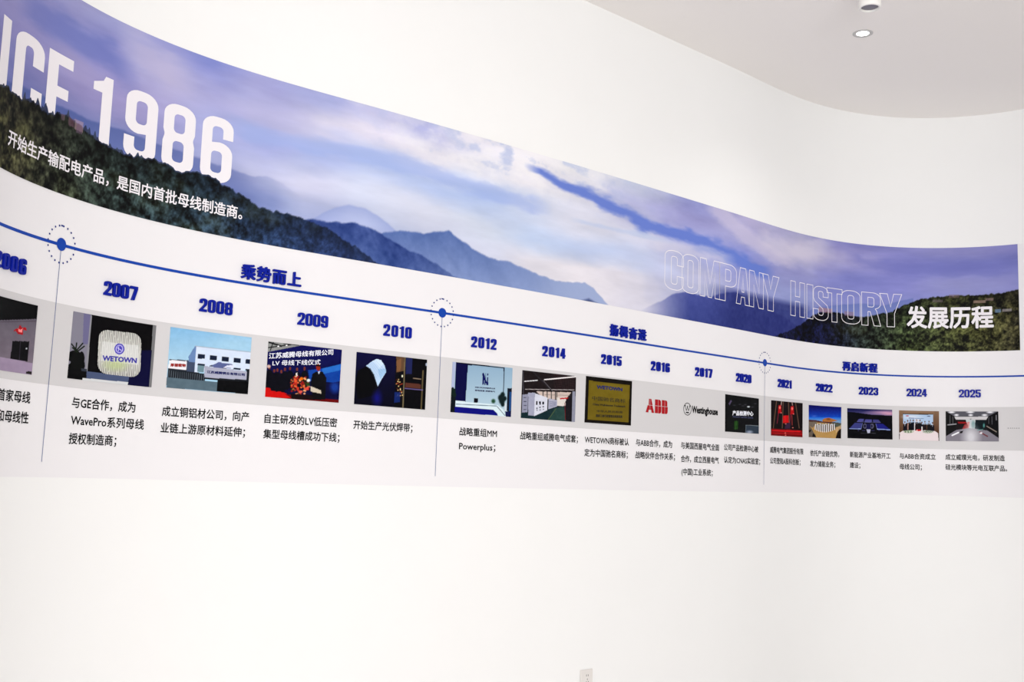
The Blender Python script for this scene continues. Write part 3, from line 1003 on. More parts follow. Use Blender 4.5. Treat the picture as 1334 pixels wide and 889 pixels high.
NOTE = {2006: 'blue raised year number at the far left edge, left of the first dotted ring',
        2007: 'blue raised year number 2007 above the ribbed white lit logo photo',
        2008: 'blue raised year number 2008 above the white factory building photo',
        2009: 'blue raised year number 2009 above the red carpet ceremony photo',
        2010: 'blue raised year number 2010 above the silver ribbon reel photo',
        2012: 'blue raised year number 2012 above the reception desk photo',
        2014: 'blue raised year number 2014 above the factory hall photo with white cabinets',
        2015: 'blue raised year number 2015 above the gold plaque photo',
        2016: 'blue raised year number 2016 above the red three-letter logo',
        2017: 'blue raised year number 2017 above the black round W logo',
        2020: 'blue raised year number 2020 above the dark test centre photo',
        2021: 'blue raised year number 2021 above the red stage photo',
        2022: 'blue raised year number 2022 above the blue sky desert photo',
        2023: 'blue raised year number 2023 above the dusk photo of factory roofs',
        2024: 'blue raised year number 2024 above the group photo at a white table',
        2025: 'blue raised year number 2025 above the bright machine room photo'}
for yr, ua, ub, zc in LAY['YEAR']:
    body = str(yr)
    ms = [digit_mesh(ch) for ch in body]
    M = frame_at((ua + ub) / 2, zc, 0.0022)
    e = bpy.data.objects.new('year_number', None)
    COL.objects.link(e)
    e.matrix_world = M
    tag(e, NOTE[yr], 'number', 'blue year numbers along the time line')
    tot = sum(w for _, w in ms)
    gap = ((ub - ua) - tot) / 3
    x = -(ub - ua) / 2
    for me, w in ms:
        o = link('digit', me, M_ACRYL, e)
        xm = x + w / 2
        # each digit sits flat on its own piece of the curved wall
        G = frame_at((ua + ub) / 2 + xm, zc, 0.0022)
        o.matrix_parent_inverse = Matrix.Identity(4)
        o.matrix_local = M.inverted() @ G
        x += w + gap

HN = ['largest-looking raised blue four-character heading, left of the middle dotted ring',
      'raised blue four-character heading between the middle and the right dotted rings',
      'smallest-looking raised blue four-character heading, right of the last dotted ring']
for (body, ua, ub, zc, hh), lab in zip(LAY['HEAD'], HN):
    M = frame_at((ua + ub) / 2, zc, 0.0022)
    e = bpy.data.objects.new('raised_heading', None)
    COL.objects.link(e)
    e.matrix_world = M
    tag(e, lab, 'heading', 'blue headings over the time line')
    em = .0675
    pitch = (ub - ua - em * .92) / 3
    for k, ch in enumerate(body):
        me, v = text_mesh(ch, 0, .5)
        me, v, lay = embolden(me, v, .032)
        me.name = 'character'
        me.materials.clear()
        q = np.stack([(v[:, 0] - .5) * em, -(v[:, 2] + .5) * .012 - lay, (v[:, 1] - .38) * em], 1)
        me.vertices.foreach_set('co', q.reshape(-1).astype(np.float32))
        me.update()
        o = link('character', me, M_ACRYL, e)
        G = frame_at(ua + em * .46 + pitch * k, zc, 0.0022)
        o.matrix_parent_inverse = Matrix.Identity(4)
        o.matrix_local = M.inverted() @ G

# ------------------------------------------------------------------ photographs and logos on the grey band
PH_LABEL = {}


def photo(yr, pic, label, extra=None):
    (u0, z0), (u1, z1), (u2, z2), (u3, z3) = LAY['PHOTO'][yr]
    a, b = pic.a, pic.b
    U = (u0 * (1 - a) + u1 * a) * (1 - b) + (u2 * (1 - a) + u3 * a) * b
    Z = (z0 * (1 - a) + z1 * a) * (1 - b) + (z2 * (1 - a) + z3 * a) * b
    off = np.full(U.shape, .0042)
    # rim rows that fold back to the film so the print has a thickness
    def pad(A, mode='edge'):
        return np.pad(A, 1, mode=mode)
    Up, Zp = pad(U), pad(Z)
    Op = np.pad(off, 1, constant_values=.0019)
    C = 255 * (np.clip(pic.c, 0, 255) / 255) ** 1.12
    Cp = np.stack([pad(C[..., i]) for i in range(3)], -1)
    # rows run top to bottom: flip so faces look into the room
    P = W(Up[::-1], Zp[::-1], 0)
    A = np.interp(Up[::-1], S_, A_)
    P[..., 0] += np.sin(A) * Op[::-1]
    P[..., 1] -= np.cos(A) * Op[::-1]
    e = bpy.data.objects.new('photo_print', None)
    e.location = tuple(W(np.array([(u2 + u3) / 2]), (z2 + z3) / 2, .0019)[0])
    COL.objects.link(e)
    tag(e, label, 'photo', 'photo prints on the grey band')
    me = grid_mesh('picture', P, srgb(Cp[::-1]) * ILL)
    me.set_sharp_from_angle(angle=math.radians(35))
    o = link('picture', me, M_PHOTO, e)
    o.matrix_parent_inverse = Matrix.Translation(-e.location)

    def where(x, y):
        """display point -> (u, z)"""
        d = (pic.X - x) ** 2 + (pic.Y - y) ** 2
        k = np.unravel_index(np.argmin(d), d.shape)
        return U[k], Z[k]
    for body, xl, yl, xr, yr_, em, mat, bold in (extra or []):
        ul, zl = where(xl, yl)
        ur, zr = where(xr, yr_)
        t = wall_text(body, ul, ur, zl, em, .0047, mat, 'printed_lettering', None, bold=bold,
                      zf=(lambda q, ul=ul, ur=ur, zl=zl, zr=zr: (q - ul) / (ur - ul) * (zr - zl)))
        t.parent = e
        t.matrix_parent_inverse = Matrix.Translation(-e.location)
    return e


M_NAVY = principled('navy_print', (28, 34, 90), .5, .2)
M_PURP = principled('violet_print', (62, 58, 160), .5, .2)
M_PALE = principled('pale_print', (236, 238, 246), .5, .2)
M_RED = principled('red_print', (164, 2, 16), .5, .2)
M_DRED = principled('dark_red_print', (150, 40, 36), .5, .2)
M_OLV = principled('plaque_print', (40, 34, 14), .5, .2)
M_SLATE = principled('slate_print', (46, 52, 84), .5, .2)

# 2006 ----
p = Pic([(-238, -16), (357, 137), (-198, 723), (296, 803)], base=(118, 110, 124))
p.grad((112, 106, 118), (128, 118, 130), 280, 650)
p.poly([(-400, -100), (400, -100), (400, 262), (345, 265), (0, 295), (-400, 330)], (6, 6, 7))
p.ell(4, 267, 14, 8, (220, 220, 225), .4)
p.line(0, 310, 345, 285, 8, (90, 80, 92))
p.poly([(-400, 560), (0, 630), (300, 688), (400, 700), (400, 900), (-400, 900)], (166, 150, 174))
p.poly([(0, 468), (60, 478), (50, 632), (0, 632)], (14, 12, 16))
p.poly([(-120, 440), (-40, 452), (-50, 612), (-130, 596)], (14, 12, 16))
p.poly([(163, 484), (288, 484), (272, 676), (150, 658)], (14, 12, 16))
p.line(222, 484, 214, 664, 4, (70, 64, 76))
p.ell(40, 564, 8, 9, (190, 200, 210), .3)
p.ell(265, 554, 6, 7, (210, 215, 220), .3)
p.poly([(166, 396), (178, 368), (205, 360), (215, 326), (232, 352), (262, 350), (268, 384), (244, 372), (240, 420), (205, 420), (182, 384)], (176, 24, 34))
p.poly([(202, 362), (218, 376), (238, 360), (232, 402), (206, 398)], (246, 150, 150))
p.poly([(258, 772), (296, 770), (294, 803), (258, 795)], (40, 34, 34))
p.noise(8, 12, 2)
photo(2006, p, 'cut-off photo print at left frame edge, dark ceiling and red emblem on grey wall')

# 2007 ----
p = Pic([(112, 42), (910, 180), (52, 688), (862, 777)], 260, 150, base=(8, 7, 10))
p.poly([(112, 30), (290, 76), (244, 630), (40, 700)], (140, 138, 152))
p.poly([(210, 60), (280, 72), (262, 360), (200, 360)], (104, 100, 150), .6)
p.poly([(276, 74), (290, 80), (246, 630), (228, 622)], (150, 150, 156))
p.poly([(880, 160), (920, 180), (866, 790), (832, 776)], (128, 128, 130))
p.poly([(770, 420), (866, 420), (838, 780), (600, 780), (640, 680), (740, 600)], (12, 12, 58))
# potted plant
for x, y, rx, ry in ((120, 480, 70, 60), (150, 560, 72, 90), (100, 620, 60, 80), (190, 500, 30, 70)):
    p.ell(x, y, rx, ry, (12, 14, 14))
for x, y, x2, y2 in ((90, 360, 150, 430), (140, 350, 130, 430), (200, 352, 140, 420), (215, 380, 150, 430), (100, 395, 150, 440)):
    p.line(x, y, x2, y2, 13, (24, 34, 22))
p.poly([(240, 622), (650, 672), (640, 726), (236, 690)], (84, 96, 128))
p.poly([(50, 600), (240, 600), (236, 700), (50, 720)], (8, 8, 10))
p.poly([(200, 684), (640, 726), (630, 790), (190, 790)], (214, 216, 218))
p.poly([(186, 592), (238, 598), (236, 622), (186, 618)], (60, 66, 78))
# glowing ribbed rounded square
q = [(x * 205 + y * -8 + 556, y * 212 + x * 25 + 448) for x, y in rr(-1, -1, 1, 1, .42)]
p.poly(q, (214, 214, 208))
m = (fbm(p.a, p.b, 1) > -1) & (((p.X + p.Y * .07) % 17) < 6)
sh = np.zeros(p.X.shape, bool)
inside = Pic([(112, 42), (910, 180), (52, 688), (862, 777)], 260, 150)
inside.poly(q, (255, 255, 255))
ins = inside.c[..., 0] > 100
edgey = np.clip(np.abs(p.Y - 448 - (p.X - 556) * .12) / 200, 0, 1) ** 2
p.mix(m * ins * (.25 + .6 * edgey), (60, 60, 62))
p.poly([(390, 330), (740, 372), (735, 560), (378, 520)], (238, 240, 240), .45)
p.ell(520, 560, 100, 50, (190, 206, 140), .6, .6)
p.ell(556, 405, 48, 54, (86, 76, 190))
p.ell(556, 405, 36, 40, (196, 192, 236))
p.ell(556, 405, 28, 32, (86, 76, 190))
p.line(536, 392, 576, 420, 6, (230, 230, 245))
p.line(550, 380, 546, 428, 5, (230, 230, 245))
photo(2007, p, 'photo print of glowing ribbed rounded sign with violet emblem against black wall',
      [('WETOWN', 392, 490, 722, 518, .026, M_PURP, .05)])

# 2008 ----
p = Pic([(150, 55), (1088, 178), (97, 757), (1042, 835)])
p.grad((140, 190, 226), (172, 208, 230), 60, 420)
p.ell(900, 260, 260, 90, (176, 212, 232), .8, .6)
p.poly([(430, 270), (1090, 350), (1090, 560), (420, 580)], (214, 226, 244))
p.poly([(430, 270), (440, 280), (420, 580), (350, 570), (352, 400)], (112, 140, 184))
p.line(430, 276, 1085, 350, 9, (170, 180, 196))
for k in range(5):
    x = 460 + k * 139
    y = 367 + k * 16
    p.poly([(x, y), (x + 84, y + 6), (x + 80, y + 58), (x - 2, y + 52)], (28, 38, 62))
    p.poly([(x - 4, y + 112), (x + 80, y + 118), (x + 78, y + 138), (x - 6, y + 132)], (28, 38, 62))
p.poly([(455, 500), (530, 508), (525, 580), (450, 572)], (120, 150, 160))
p.poly([(130, 430), (350, 440), (350, 560), (120, 560)], (70, 76, 92))
p.poly([(130, 440), (330, 452), (326, 556), (118, 532)], (236, 236, 240))
p.poly([(330, 450), (430, 470), (420, 600), (330, 590)], (74, 86, 112))
p.poly([(620, 500), (700, 462), (870, 490), (840, 540), (640, 520)], (98, 108, 156))
p.poly([(800, 500), (880, 494), (870, 530), (750, 528)], (220, 224, 240))
p.poly([(118, 534), (540, 596), (540, 690), (105, 660)], (40, 46, 54))
for k in range(34):
    x = 118 + k * 12.4
    p.line(x, 560 + k * 1.6, x - 4, 640 + k * 1.2, 4, (120, 130, 140) if k % 2 else (18, 20, 26))
p.poly([(105, 640), (690, 690), (680, 800), (97, 760)], (96, 116, 128))
p.poly([(690, 660), (1060, 680), (1045, 840), (676, 798)], (10, 11, 14))
p.poly([(535, 508), (1030, 570), (1022, 668), (535, 640)], (176, 178, 196))
p.poly([(535, 640), (1022, 668), (1020, 690), (535, 660)], (30, 34, 40))
p.poly([(1030, 545), (1070, 550), (1060, 700), (1022, 690)], (26, 30, 38))
p.noise(6, 20, 3)
photo(2008, p, 'photo print of white two-storey factory building under pale blue sky',
      [('江苏威腾铜业有限公司', 566, 572, 1006, 608, .0115, M_NAVY, .05), ('厚德载物', 142, 494, 318, 504, .0135, M_DRED, .05)])

# 2009 ----
p = Pic([(142, 50), (1085, 158), (98, 762), (1042, 840)], base=(14, 16, 84))
p.grad((14, 16, 92), (8, 10, 60), 160, 620)
p.poly([(130, 40), (560, 98), (130, 186)], (150, 152, 150))
for a_ in ((140, 60, 300, 110, 20), (140, 130, 420, 90, 14), (330, 80, 520, 96, 10), (200, 60, 160, 170, 10)):
    p.line(*a_, (20, 20, 24))
p.ell(262, 112, 13, 9, (250, 250, 250), .3)
p.ell(366, 100, 12, 9, (250, 250, 250), .3)
p.poly([(640, 420), (820, 400), (1080, 340), (1080, 560), (960, 580), (660, 560)], (20, 90, 190), .75)
p.poly([(820, 400), (1080, 340), (1080, 420), (830, 470)], (60, 140, 220), .6)
p.ell(990, 640, 60, 70, (28, 76, 170), .5, .8)
p.poly([(98, 640), (260, 660), (440, 770), (98, 765)], (196, 16, 14))
p.poly([(98, 700), (700, 770), (1042, 800), (1042, 845), (98, 770)], (110, 8, 10))
p.poly([(98, 650), (250, 672), (430, 780), (98, 768)], (204, 18, 16))
for x, y in ((150, 390), (250, 420), (345, 410), (410, 400), (500, 410), (595, 400), (300, 440), (210, 430)):
    p.poly([(x - 42, y + 60), (x - 20, y + 28), (x + 20, y + 28), (x + 42, y + 60), (x + 44, y + 270), (x - 46, y + 250)], (10, 10, 22))
    p.ell(x, y, 14, 22, (120, 60, 44))
p.ell(142, 372, 24, 22, (210, 180, 170), .3)
p.poly([(484, 460), (500, 450), (506, 500), (486, 510)], (226, 220, 220))
p.poly([(690, 470), (740, 440), (830, 440), (880, 520), (860, 800), (700, 800), (680, 600)], (12, 12, 18))
p.ell(774, 384, 29, 44, (150, 46, 26))
p.poly([(742, 350), (806, 350), (800, 376), (746, 372)], (16, 10, 10))
p.poly([(770, 440), (798, 430), (780, 480)], (200, 206, 220))
rf = random.Random(4)
for k in range(150):
    x, y = rf.uniform(420, 700), rf.uniform(500, 770)
    if (x - 530) ** 2 / 130 ** 2 + (y - 610) ** 2 / 130 ** 2 < 1:
        p.ell(x, y, 14, 12, [(200, 52, 34), (222, 110, 60), (150, 20, 24), (236, 170, 120), (60, 50, 20)][k % 5], .3)
for x, y, c in ((556, 530, (236, 120, 20)), (645, 552, (230, 240, 236)), (622, 658, (222, 80, 70)), (540, 700, (220, 90, 80)), (480, 560, (226, 90, 50)), (640, 600, (40, 80, 30))):
    p.ell(x, y, 24, 20, c, .3)
p.poly([(672, 626), (806, 680), (812, 724), (676, 694)], (206, 196, 178))
p.poly([(420, 720), (700, 740), (700, 800), (430, 790)], (24, 8, 12))
p.noise(7, 24, 4)
photo(2009, p, 'photo print of speaker at flower-covered lectern on red carpet, blue backdrop',
      [('江苏威腾母线有限公司', 142, 240, 966, 184, .027, M_PALE, .02), ('LV 母线下线仪式', 188, 330, 800, 318, .025, M_PALE, .015)])

# 2010 ----
p = Pic([(140, 87), (1045, 188), (107, 757), (1017, 830)], base=(6, 6, 48))
p.grad((10, 10, 62), (4, 4, 26), 100, 760)
p.poly([(150, 330), (260, 270), (340, 350), (400, 540), (360, 640), (150, 700), (120, 500)], (4, 4, 8))
p.poly([(252, 268), (330, 205), (385, 176), (440, 192), (486, 262), (506, 346), (446, 440), (398, 530), (380, 470), (352, 380), (306, 300)], (190, 214, 240))
p.poly([(330, 205), (385, 176), (440, 192), (470, 240), (420, 300), (380, 250)], (214, 232, 250), .8)
p.poly([(400, 310), (500, 300), (506, 346), (430, 440)], (150, 190, 226), .7)
for k in range(7):
    p.line(270 + k * 16, 262 - k * 12, 372 + k * 18, 450 - k * 22, 3, (120, 140, 170), .5)
p.ell(390, 680, 50, 80, (20, 20, 120), .8)
p.poly([(632, 130), (1060, 180), (1030, 840), (606, 800)], (6, 6, 12))
p.poly([(636, 140), (740, 150), (736, 330), (640, 350)], (104, 78, 56))
p.poly([(640, 200), (700, 170), (690, 330), (640, 340)], (150, 104, 66), .6)
p.poly([(760, 160), (850, 170), (840, 370), (760, 370)], (36, 42, 92))
p.line(750, 150, 722, 810, 17, (122, 110, 82))
p.line(990, 330, 965, 820, 18, (104, 92, 62))
p.poly([(755, 480), (960, 506), (960, 560), (750, 545)], (96, 56, 44))
p.line(750, 556, 985, 578, 11, (126, 112, 170))
p.line(860, 426, 960, 438, 12, (150, 132, 112))
for k in range(34):
    p.ell(rf.uniform(630, 716), rf.uniform(440, 660), 8, 8, [(240, 214, 150), (160, 60, 30), (210, 180, 120), (90, 30, 20)][k % 4], .3)
p.ell(714, 398, 10, 17, (250, 250, 220), .3)
p.poly([(612, 600), (690, 610), (684, 730), (608, 740)], (20, 50, 130), .8)
p.ell(1036, 250, 14, 22, (170, 180, 200), .3)
photo(2010, p, 'photo print pairing silver ribbon reel on navy with dark machine rollers')

# 2012 ----
p = Pic([(97, 70), (910, 155), (66, 755), (888, 822)])
p.grad((146, 176, 200), (178, 202, 216), 80, 640)
p.poly([(97, 60), (140, 70), (110, 440), (80, 440)], (176, 186, 216))
p.poly([(138, 72), (296, 98), (262, 614), (116, 606)], (8, 8, 70))
p.poly([(150, 74), (400, 96), (800, 150), (800, 160), (296, 112), (138, 84)], (18, 22, 44))
p.poly([(784, 148), (798, 150), (786, 560), (772, 560)], (24, 34, 60))
p.poly([(836, 430), (906, 430), (892, 760), (826, 740)], (24, 30, 46))
p.poly([(870, 480), (904, 480), (888, 740), (860, 740)], (40, 84, 140))
p.poly([(66, 440), (130, 440), (130, 760), (60, 760)], (16, 24, 30))
for x, y in ((95, 450), (110, 470), (85, 500), (120, 520)):
    p.ell(x, y, 20, 34, (20, 40, 34))
p.poly([(130, 600), (560, 640), (700, 660), (780, 720), (820, 830), (120, 780)], (216, 232, 238))
p.line(140, 646, 680, 672, 8, (60, 90, 110))
p.poly([(124, 680), (640, 724), (690, 770), (706, 806), (120, 762)], (14, 16, 128))
p.line(690, 676, 800, 800, 7, (40, 60, 80))
p.poly([(806, 745), (892, 745), (888, 826), (812, 818)], (20, 26, 80))
p.poly([(796, 630), (826, 640), (824, 745), (794, 740)], (208, 216, 224))
p.poly([(374, 566), (428, 566), (426, 626), (372, 624)], (14, 14, 30))
p.ell(640, 606, 26, 28, (44, 84, 60), .4)
for x, y, r in ((740, 560, 34), (770, 520, 30), (760, 600, 40), (800, 570, 26), (770, 650, 26)):
    p.ell(x, y, r, r * 1.2, (18, 36, 38), .3)
for x in (490, 514, 536, 554):
    pass
p.poly([(490, 222), (508, 222), (530, 290), (530, 224), (540, 224), (530, 384), (516, 384), (514, 300), (506, 384), (488, 382)], (14, 20, 96))
p.poly([(552, 232), (566, 226), (572, 250), (556, 258)], (14, 20, 96))
p.poly([(552, 280), (566, 280), (570, 386), (548, 386)], (14, 20, 96))
p.poly([(494, 226), (510, 226), (560, 384), (544, 384)], (14, 20, 96))
photo(2012, p, 'photo print of curved white and blue reception desk before pale wall',
      [('MM POWERPLUS', 388, 416, 664, 438, .0085, M_SLATE, .06), ('配电设备 成套电气', 388, 458, 664, 478, .0075, M_SLATE, .06)])

# 2014 ----
p = Pic([(113, 83), (895, 175), (90, 775), (870, 833)], base=(22, 18, 20))
p.poly([(100, 80), (900, 170), (900, 420), (560, 430), (100, 440)], (34, 26, 28))
for k in range(9):
    p.line(560, 150 + k * 28, 890, 190 + k * 24, 4, (92, 58, 60), .6)
    p.line(520 + k * 42, 130, 600 + k * 30, 380, 4, (70, 50, 52), .5)
p.line(120, 100, 124, 440, 10, (80, 80, 90))
p.line(140, 246, 320, 232, 13, (236, 236, 240))
p.line(424, 222, 900, 182, 17, (250, 246, 246))
p.line(150, 360, 860, 374, 8, (206, 200, 200))
p.line(260, 110, 560, 420, 18, (44, 40, 46))
p.line(400, 230, 550, 400, 6, (130, 126, 132))
p.poly([(300, 390), (820, 410), (720, 520), (420, 500)], (206, 190, 182))
for x in (400, 460, 520, 580, 600):
    p.line(x, 380, x, 520, 12, (40, 36, 40))
p.line(420, 440, 800, 452, 6, (130, 120, 116))
p.poly([(600, 480), (740, 480), (730, 610), (600, 600)], (220, 214, 208))
p.poly([(645, 488), (790, 482), (780, 500), (650, 508)], (190, 22, 34))
p.poly([(90, 690), (560, 620), (740, 600), (870, 833), (90, 780)], (24, 50, 56))
p.poly([(560, 640), (700, 610), (740, 820), (480, 805)], (44, 74, 70))
p.line(590, 640, 470, 800, 6, (110, 120, 70))
p.poly([(110, 440), (190, 430), (180, 690), (100, 700)], (150, 152, 172))
for k in range(4):
    p.line(130, 480 + k * 58, 160, 480 + k * 58, 10, (60, 60, 80))
p.poly([(190, 410), (290, 412), (276, 745), (188, 740)], (166, 168, 188))
p.poly([(286, 420), (466, 484), (460, 664), (274, 748)], (214, 216, 228))
p.poly([(478, 490), (604, 520), (600, 610), (474, 650)], (176, 178, 196))
for k, x in enumerate((312, 356, 402)):
    p.poly([(x - 12, 528 + k * 6), (x + 12, 530 + k * 6), (x + 10, 586 - k * 2), (x - 12, 588 - k * 2)], (20, 20, 34))
    p.ell(x, 636 - k * 12, 12, 12, (90, 90, 110))
    p.ell(x + 2, 664 - k * 6, 10, 8, (100, 100, 120))
for k in range(5):
    p.line(490, 540 + k * 20, 590, 545 + k * 12, 5, (110, 112, 140))
p.poly([(728, 540), (840, 400), (830, 833), (728, 800)], (28, 24, 30))
p.line(720, 560, 726, 810, 8, (120, 20, 24))
p.poly([(838, 392), (880, 394), (872, 836), (822, 832)], (150, 152, 168))
p.noise(7, 30, 5)
photo(2014, p, 'photo print of factory hall with rows of white switch cabinets')

# 2015 ----
p = Pic([(90, 90), (752, 165), (67, 762), (735, 808)], base=(18, 12, 8))
p.poly([(126, 155), (715, 222), (700, 762), (108, 718)], (116, 100, 24))
p.poly([(150, 180), (690, 240), (680, 480), (140, 420)], (124, 108, 30), .7)
p.noise(7, 8, 6)
photo(2015, p, 'photo print of olive gold plaque with black frame and lettering',
      [('WETOWN', 232, 250, 604, 286, .0255, M_NAVY, .06), ('中国驰名商标', 170, 412, 652, 452, .024, M_OLV, .01),
       ('China Well-known Trademark', 178, 496, 652, 532, .0145, M_OLV, .05), ('中华人民共和国', 234, 598, 604, 618, .0135, M_OLV, .02),
       ('国家工商行政管理总局商标局', 222, 664, 604, 678, .0155, M_OLV, .04)])

# 2020 ----
p = Pic([(120, 112), (672, 185), (115, 730), (670, 768)], base=(8, 10, 12))
p.noise(12, 10, 7)
p.poly([(168, 270), (205, 205), (222, 225), (185, 298)], (110, 96, 130), .8)
p.ell(494, 320, 24, 12, (230, 236, 240), .5)
for x, y in ((260, 295), (350, 280), (400, 305), (440, 285), (560, 325), (610, 270)):
    p.ell(x, y, 22, 8, (84, 84, 96), .8, .7)
for x, c in ((266, (38, 84, 26)), (288, (50, 104, 34)), (310, (36, 80, 24))):
    p.poly([(x - 4, 560), (x + 10, 550), (x + 4, 690), (x - 10, 700)], c)
p.poly([(446, 630), (672, 640), (672, 768), (440, 752)], (52, 66, 80))
p.line(446, 624, 672, 636, 7, (150, 160, 166))
p.line(452, 630, 446, 750, 6, (120, 130, 136))
p.ell(510, 740, 50, 26, (150, 160, 180), .6)
photo(2020, p, 'photo print of dark room with pale glowing sign and green plant',
      [('产品检测中心', 230, 420, 576, 436, .031, M_PALE, .04), ('PRODUCT TESTING CENTER', 232, 484, 576, 504, .012, M_SLATE, .08)])

# 2021 ----
p = Pic([(117, 147), (635, 197), (113, 732), (633, 762)], base=(18, 6, 8))
for x0, x1 in ((205, 150), (318, 300), (404, 420), (516, 580)):
    p.line(x0, 160, x1, 610, 13, (110, 82, 66))
p.line(290, 160, 280, 240, 11, (190, 170, 160))
p.line(462, 175, 470, 230, 11, (190, 160, 150))
for x, y in ((258, 262), (464, 280)):
    p.poly([(x - 22, y - 30), (x + 24, y - 36), (x + 30, y + 90), (x - 30, y + 110)], (178, 14, 22))
    p.ell(x + 2, y + 8, 17, 26, (236, 120, 110), .3)
    p.ell(x + 24, y + 96, 14, 9, (230, 120, 120), .3)
    p.line(x - 20, y + 100, x - 44, y + 270, 9, (150, 40, 70))
p.line(460, 400, 466, 560, 9, (170, 60, 60))
p.poly([(314, 404), (404, 400), (408, 520), (312, 526)], (204, 10, 22))
p.line(344, 404, 350, 520, 5, (240, 70, 50))
p.poly([(360, 540), (440, 520), (430, 620), (340, 620)], (60, 34, 66))
p.poly([(113, 620), (400, 632), (635, 650), (633, 765), (113, 735)], (134, 8, 14))
p.poly([(130, 640), (600, 655), (600, 684), (130, 662)], (206, 18, 26))
p.line(120, 690, 630, 712, 9, (196, 16, 24))
p.line(120, 716, 630, 745, 5, (60, 4, 8))
for x, y in ((352, 692), (356, 728), (358, 540), (476, 604)):
    p.ell(x, y, 14, 8, (230, 130, 120), .4)
photo(2021, p, 'photo print of red stage with red columns and podium')

# 2022 ----
p = Pic([(122, 115), (748, 158), (122, 738), (740, 765)])
p.grad((6, 6, 96), (24, 96, 214), 130, 400)
p.grad((30, 110, 220), (120, 160, 200), 350, 430, [(100, 350), (760, 360), (760, 480), (100, 440)])
p.ell(236, 332, 40, 16, (90, 120, 210), .7, .7)
p.poly([(386, 410), (440, 372), (520, 362), (600, 388), (680, 420), (560, 448), (400, 436)], (176, 116, 60))
p.ell(510, 392, 40, 16, (130, 76, 36), .6)
p.poly([(122, 400), (260, 410), (400, 436), (600, 446), (750, 470), (750, 500), (122, 440)], (84, 50, 50))
p.poly([(122, 440), (750, 490), (740, 770), (122, 740)], (186, 150, 92))
p.poly([(122, 440), (300, 440), (200, 560), (122, 520)], (120, 108, 96))
p.poly([(560, 450), (750, 480), (750, 560), (640, 540)], (90, 96, 84))
for k in range(11):
    x = 256 + k * 36
    x2 = x + (k - 5) * 1.5
    y2 = 582 + 58 * (1 - ((k - 5) / 5.5) ** 2)
    p.line(x, 490, x2, y2, 15, (232, 236, 246))
    p.line(x + 17, 505, x2 + 17, y2 - 14, 13, (26, 32, 40))
for k in range(14):
    p.ell(270 + k * 27, 478 + (k % 3) * 8, 12, 7, (190, 200, 220) if k % 2 else (60, 80, 70), .4)
p.poly([(122, 520), (170, 560), (270, 738), (122, 745)], (110, 98, 86))
p.poly([(122, 600), (165, 600), (150, 640), (122, 650)], (26, 24, 24))
p.poly([(200, 660), (250, 690), (270, 745), (190, 740)], (24, 22, 24))
p.poly([(700, 570), (750, 580), (742, 770), (640, 760)], (26, 14, 10))
p.poly([(640, 560), (750, 500), (750, 560), (650, 660)], (200, 170, 130), .8)
p.noise(8, 26, 9)
photo(2022, p, 'photo print of white storage containers in desert under deep blue sky')

# 2023 ----
p = Pic([(125, 178), (990, 212), (130, 757), (998, 785)], base=(8, 8, 14))
p.grad((10, 14, 70), (90, 84, 130), 190, 290, [(100, 160), (1010, 190), (1010, 330), (560, 300), (320, 262), (100, 250)])
p.ell(860, 262, 240, 34, (214, 168, 196), .9, .9)
p.ell(940, 290, 100, 24, (226, 170, 190), .8, .8)
p.poly([(100, 160), (1010, 190), (1010, 216), (100, 186)], (12, 20, 70), .9)
p.poly([(100, 262), (340, 268), (600, 302), (1010, 326), (1010, 400), (100, 400)], (8, 8, 18))
p.poly([(360, 386), (460, 386), (450, 440), (318, 440)], (84, 84, 150))
p.poly([(486, 396), (610, 396), (616, 452), (470, 452)], (84, 84, 150))
p.poly([(636, 400), (740, 404), (784, 456), (640, 450)], (70, 70, 132))
p.line(320, 440, 780, 456, 6, (130, 136, 190))
p.poly([(280, 462), (430, 466), (410, 580), (165, 572)], (66, 70, 134))
p.poly([(160, 570), (400, 572), (398, 586), (170, 580)], (150, 170, 220))
p.line(430, 470, 404, 584, 7, (130, 140, 190))
p.poly([(680, 474), (820, 480), (950, 590), (716, 586)], (34, 36, 130))
p.poly([(712, 572), (960, 592), (960, 606), (716, 592)], (150, 170, 226))
p.line(690, 480, 714, 586, 6, (150, 160, 200))
p.ell(478, 525, 36, 50, (96, 96, 120))
p.ell(478, 525, 22, 32, (30, 30, 60))
p.ell(618, 525, 34, 48, (96, 96, 120))
p.ell(612, 525, 18, 30, (34, 34, 66))
p.poly([(510, 480), (590, 480), (590, 590), (510, 590)], (26, 26, 80))
p.poly([(510, 588), (590, 588), (575, 660), (530, 660)], (190, 192, 214))
p.line(400, 660, 690, 664, 5, (110, 112, 120))
for x in (440, 470, 620, 650, 350, 750):
    p.ell(x, 610, 14, 12, (56, 56, 96), .5)
photo(2023, p, 'photo print of factory roofs lit blue at dusk')

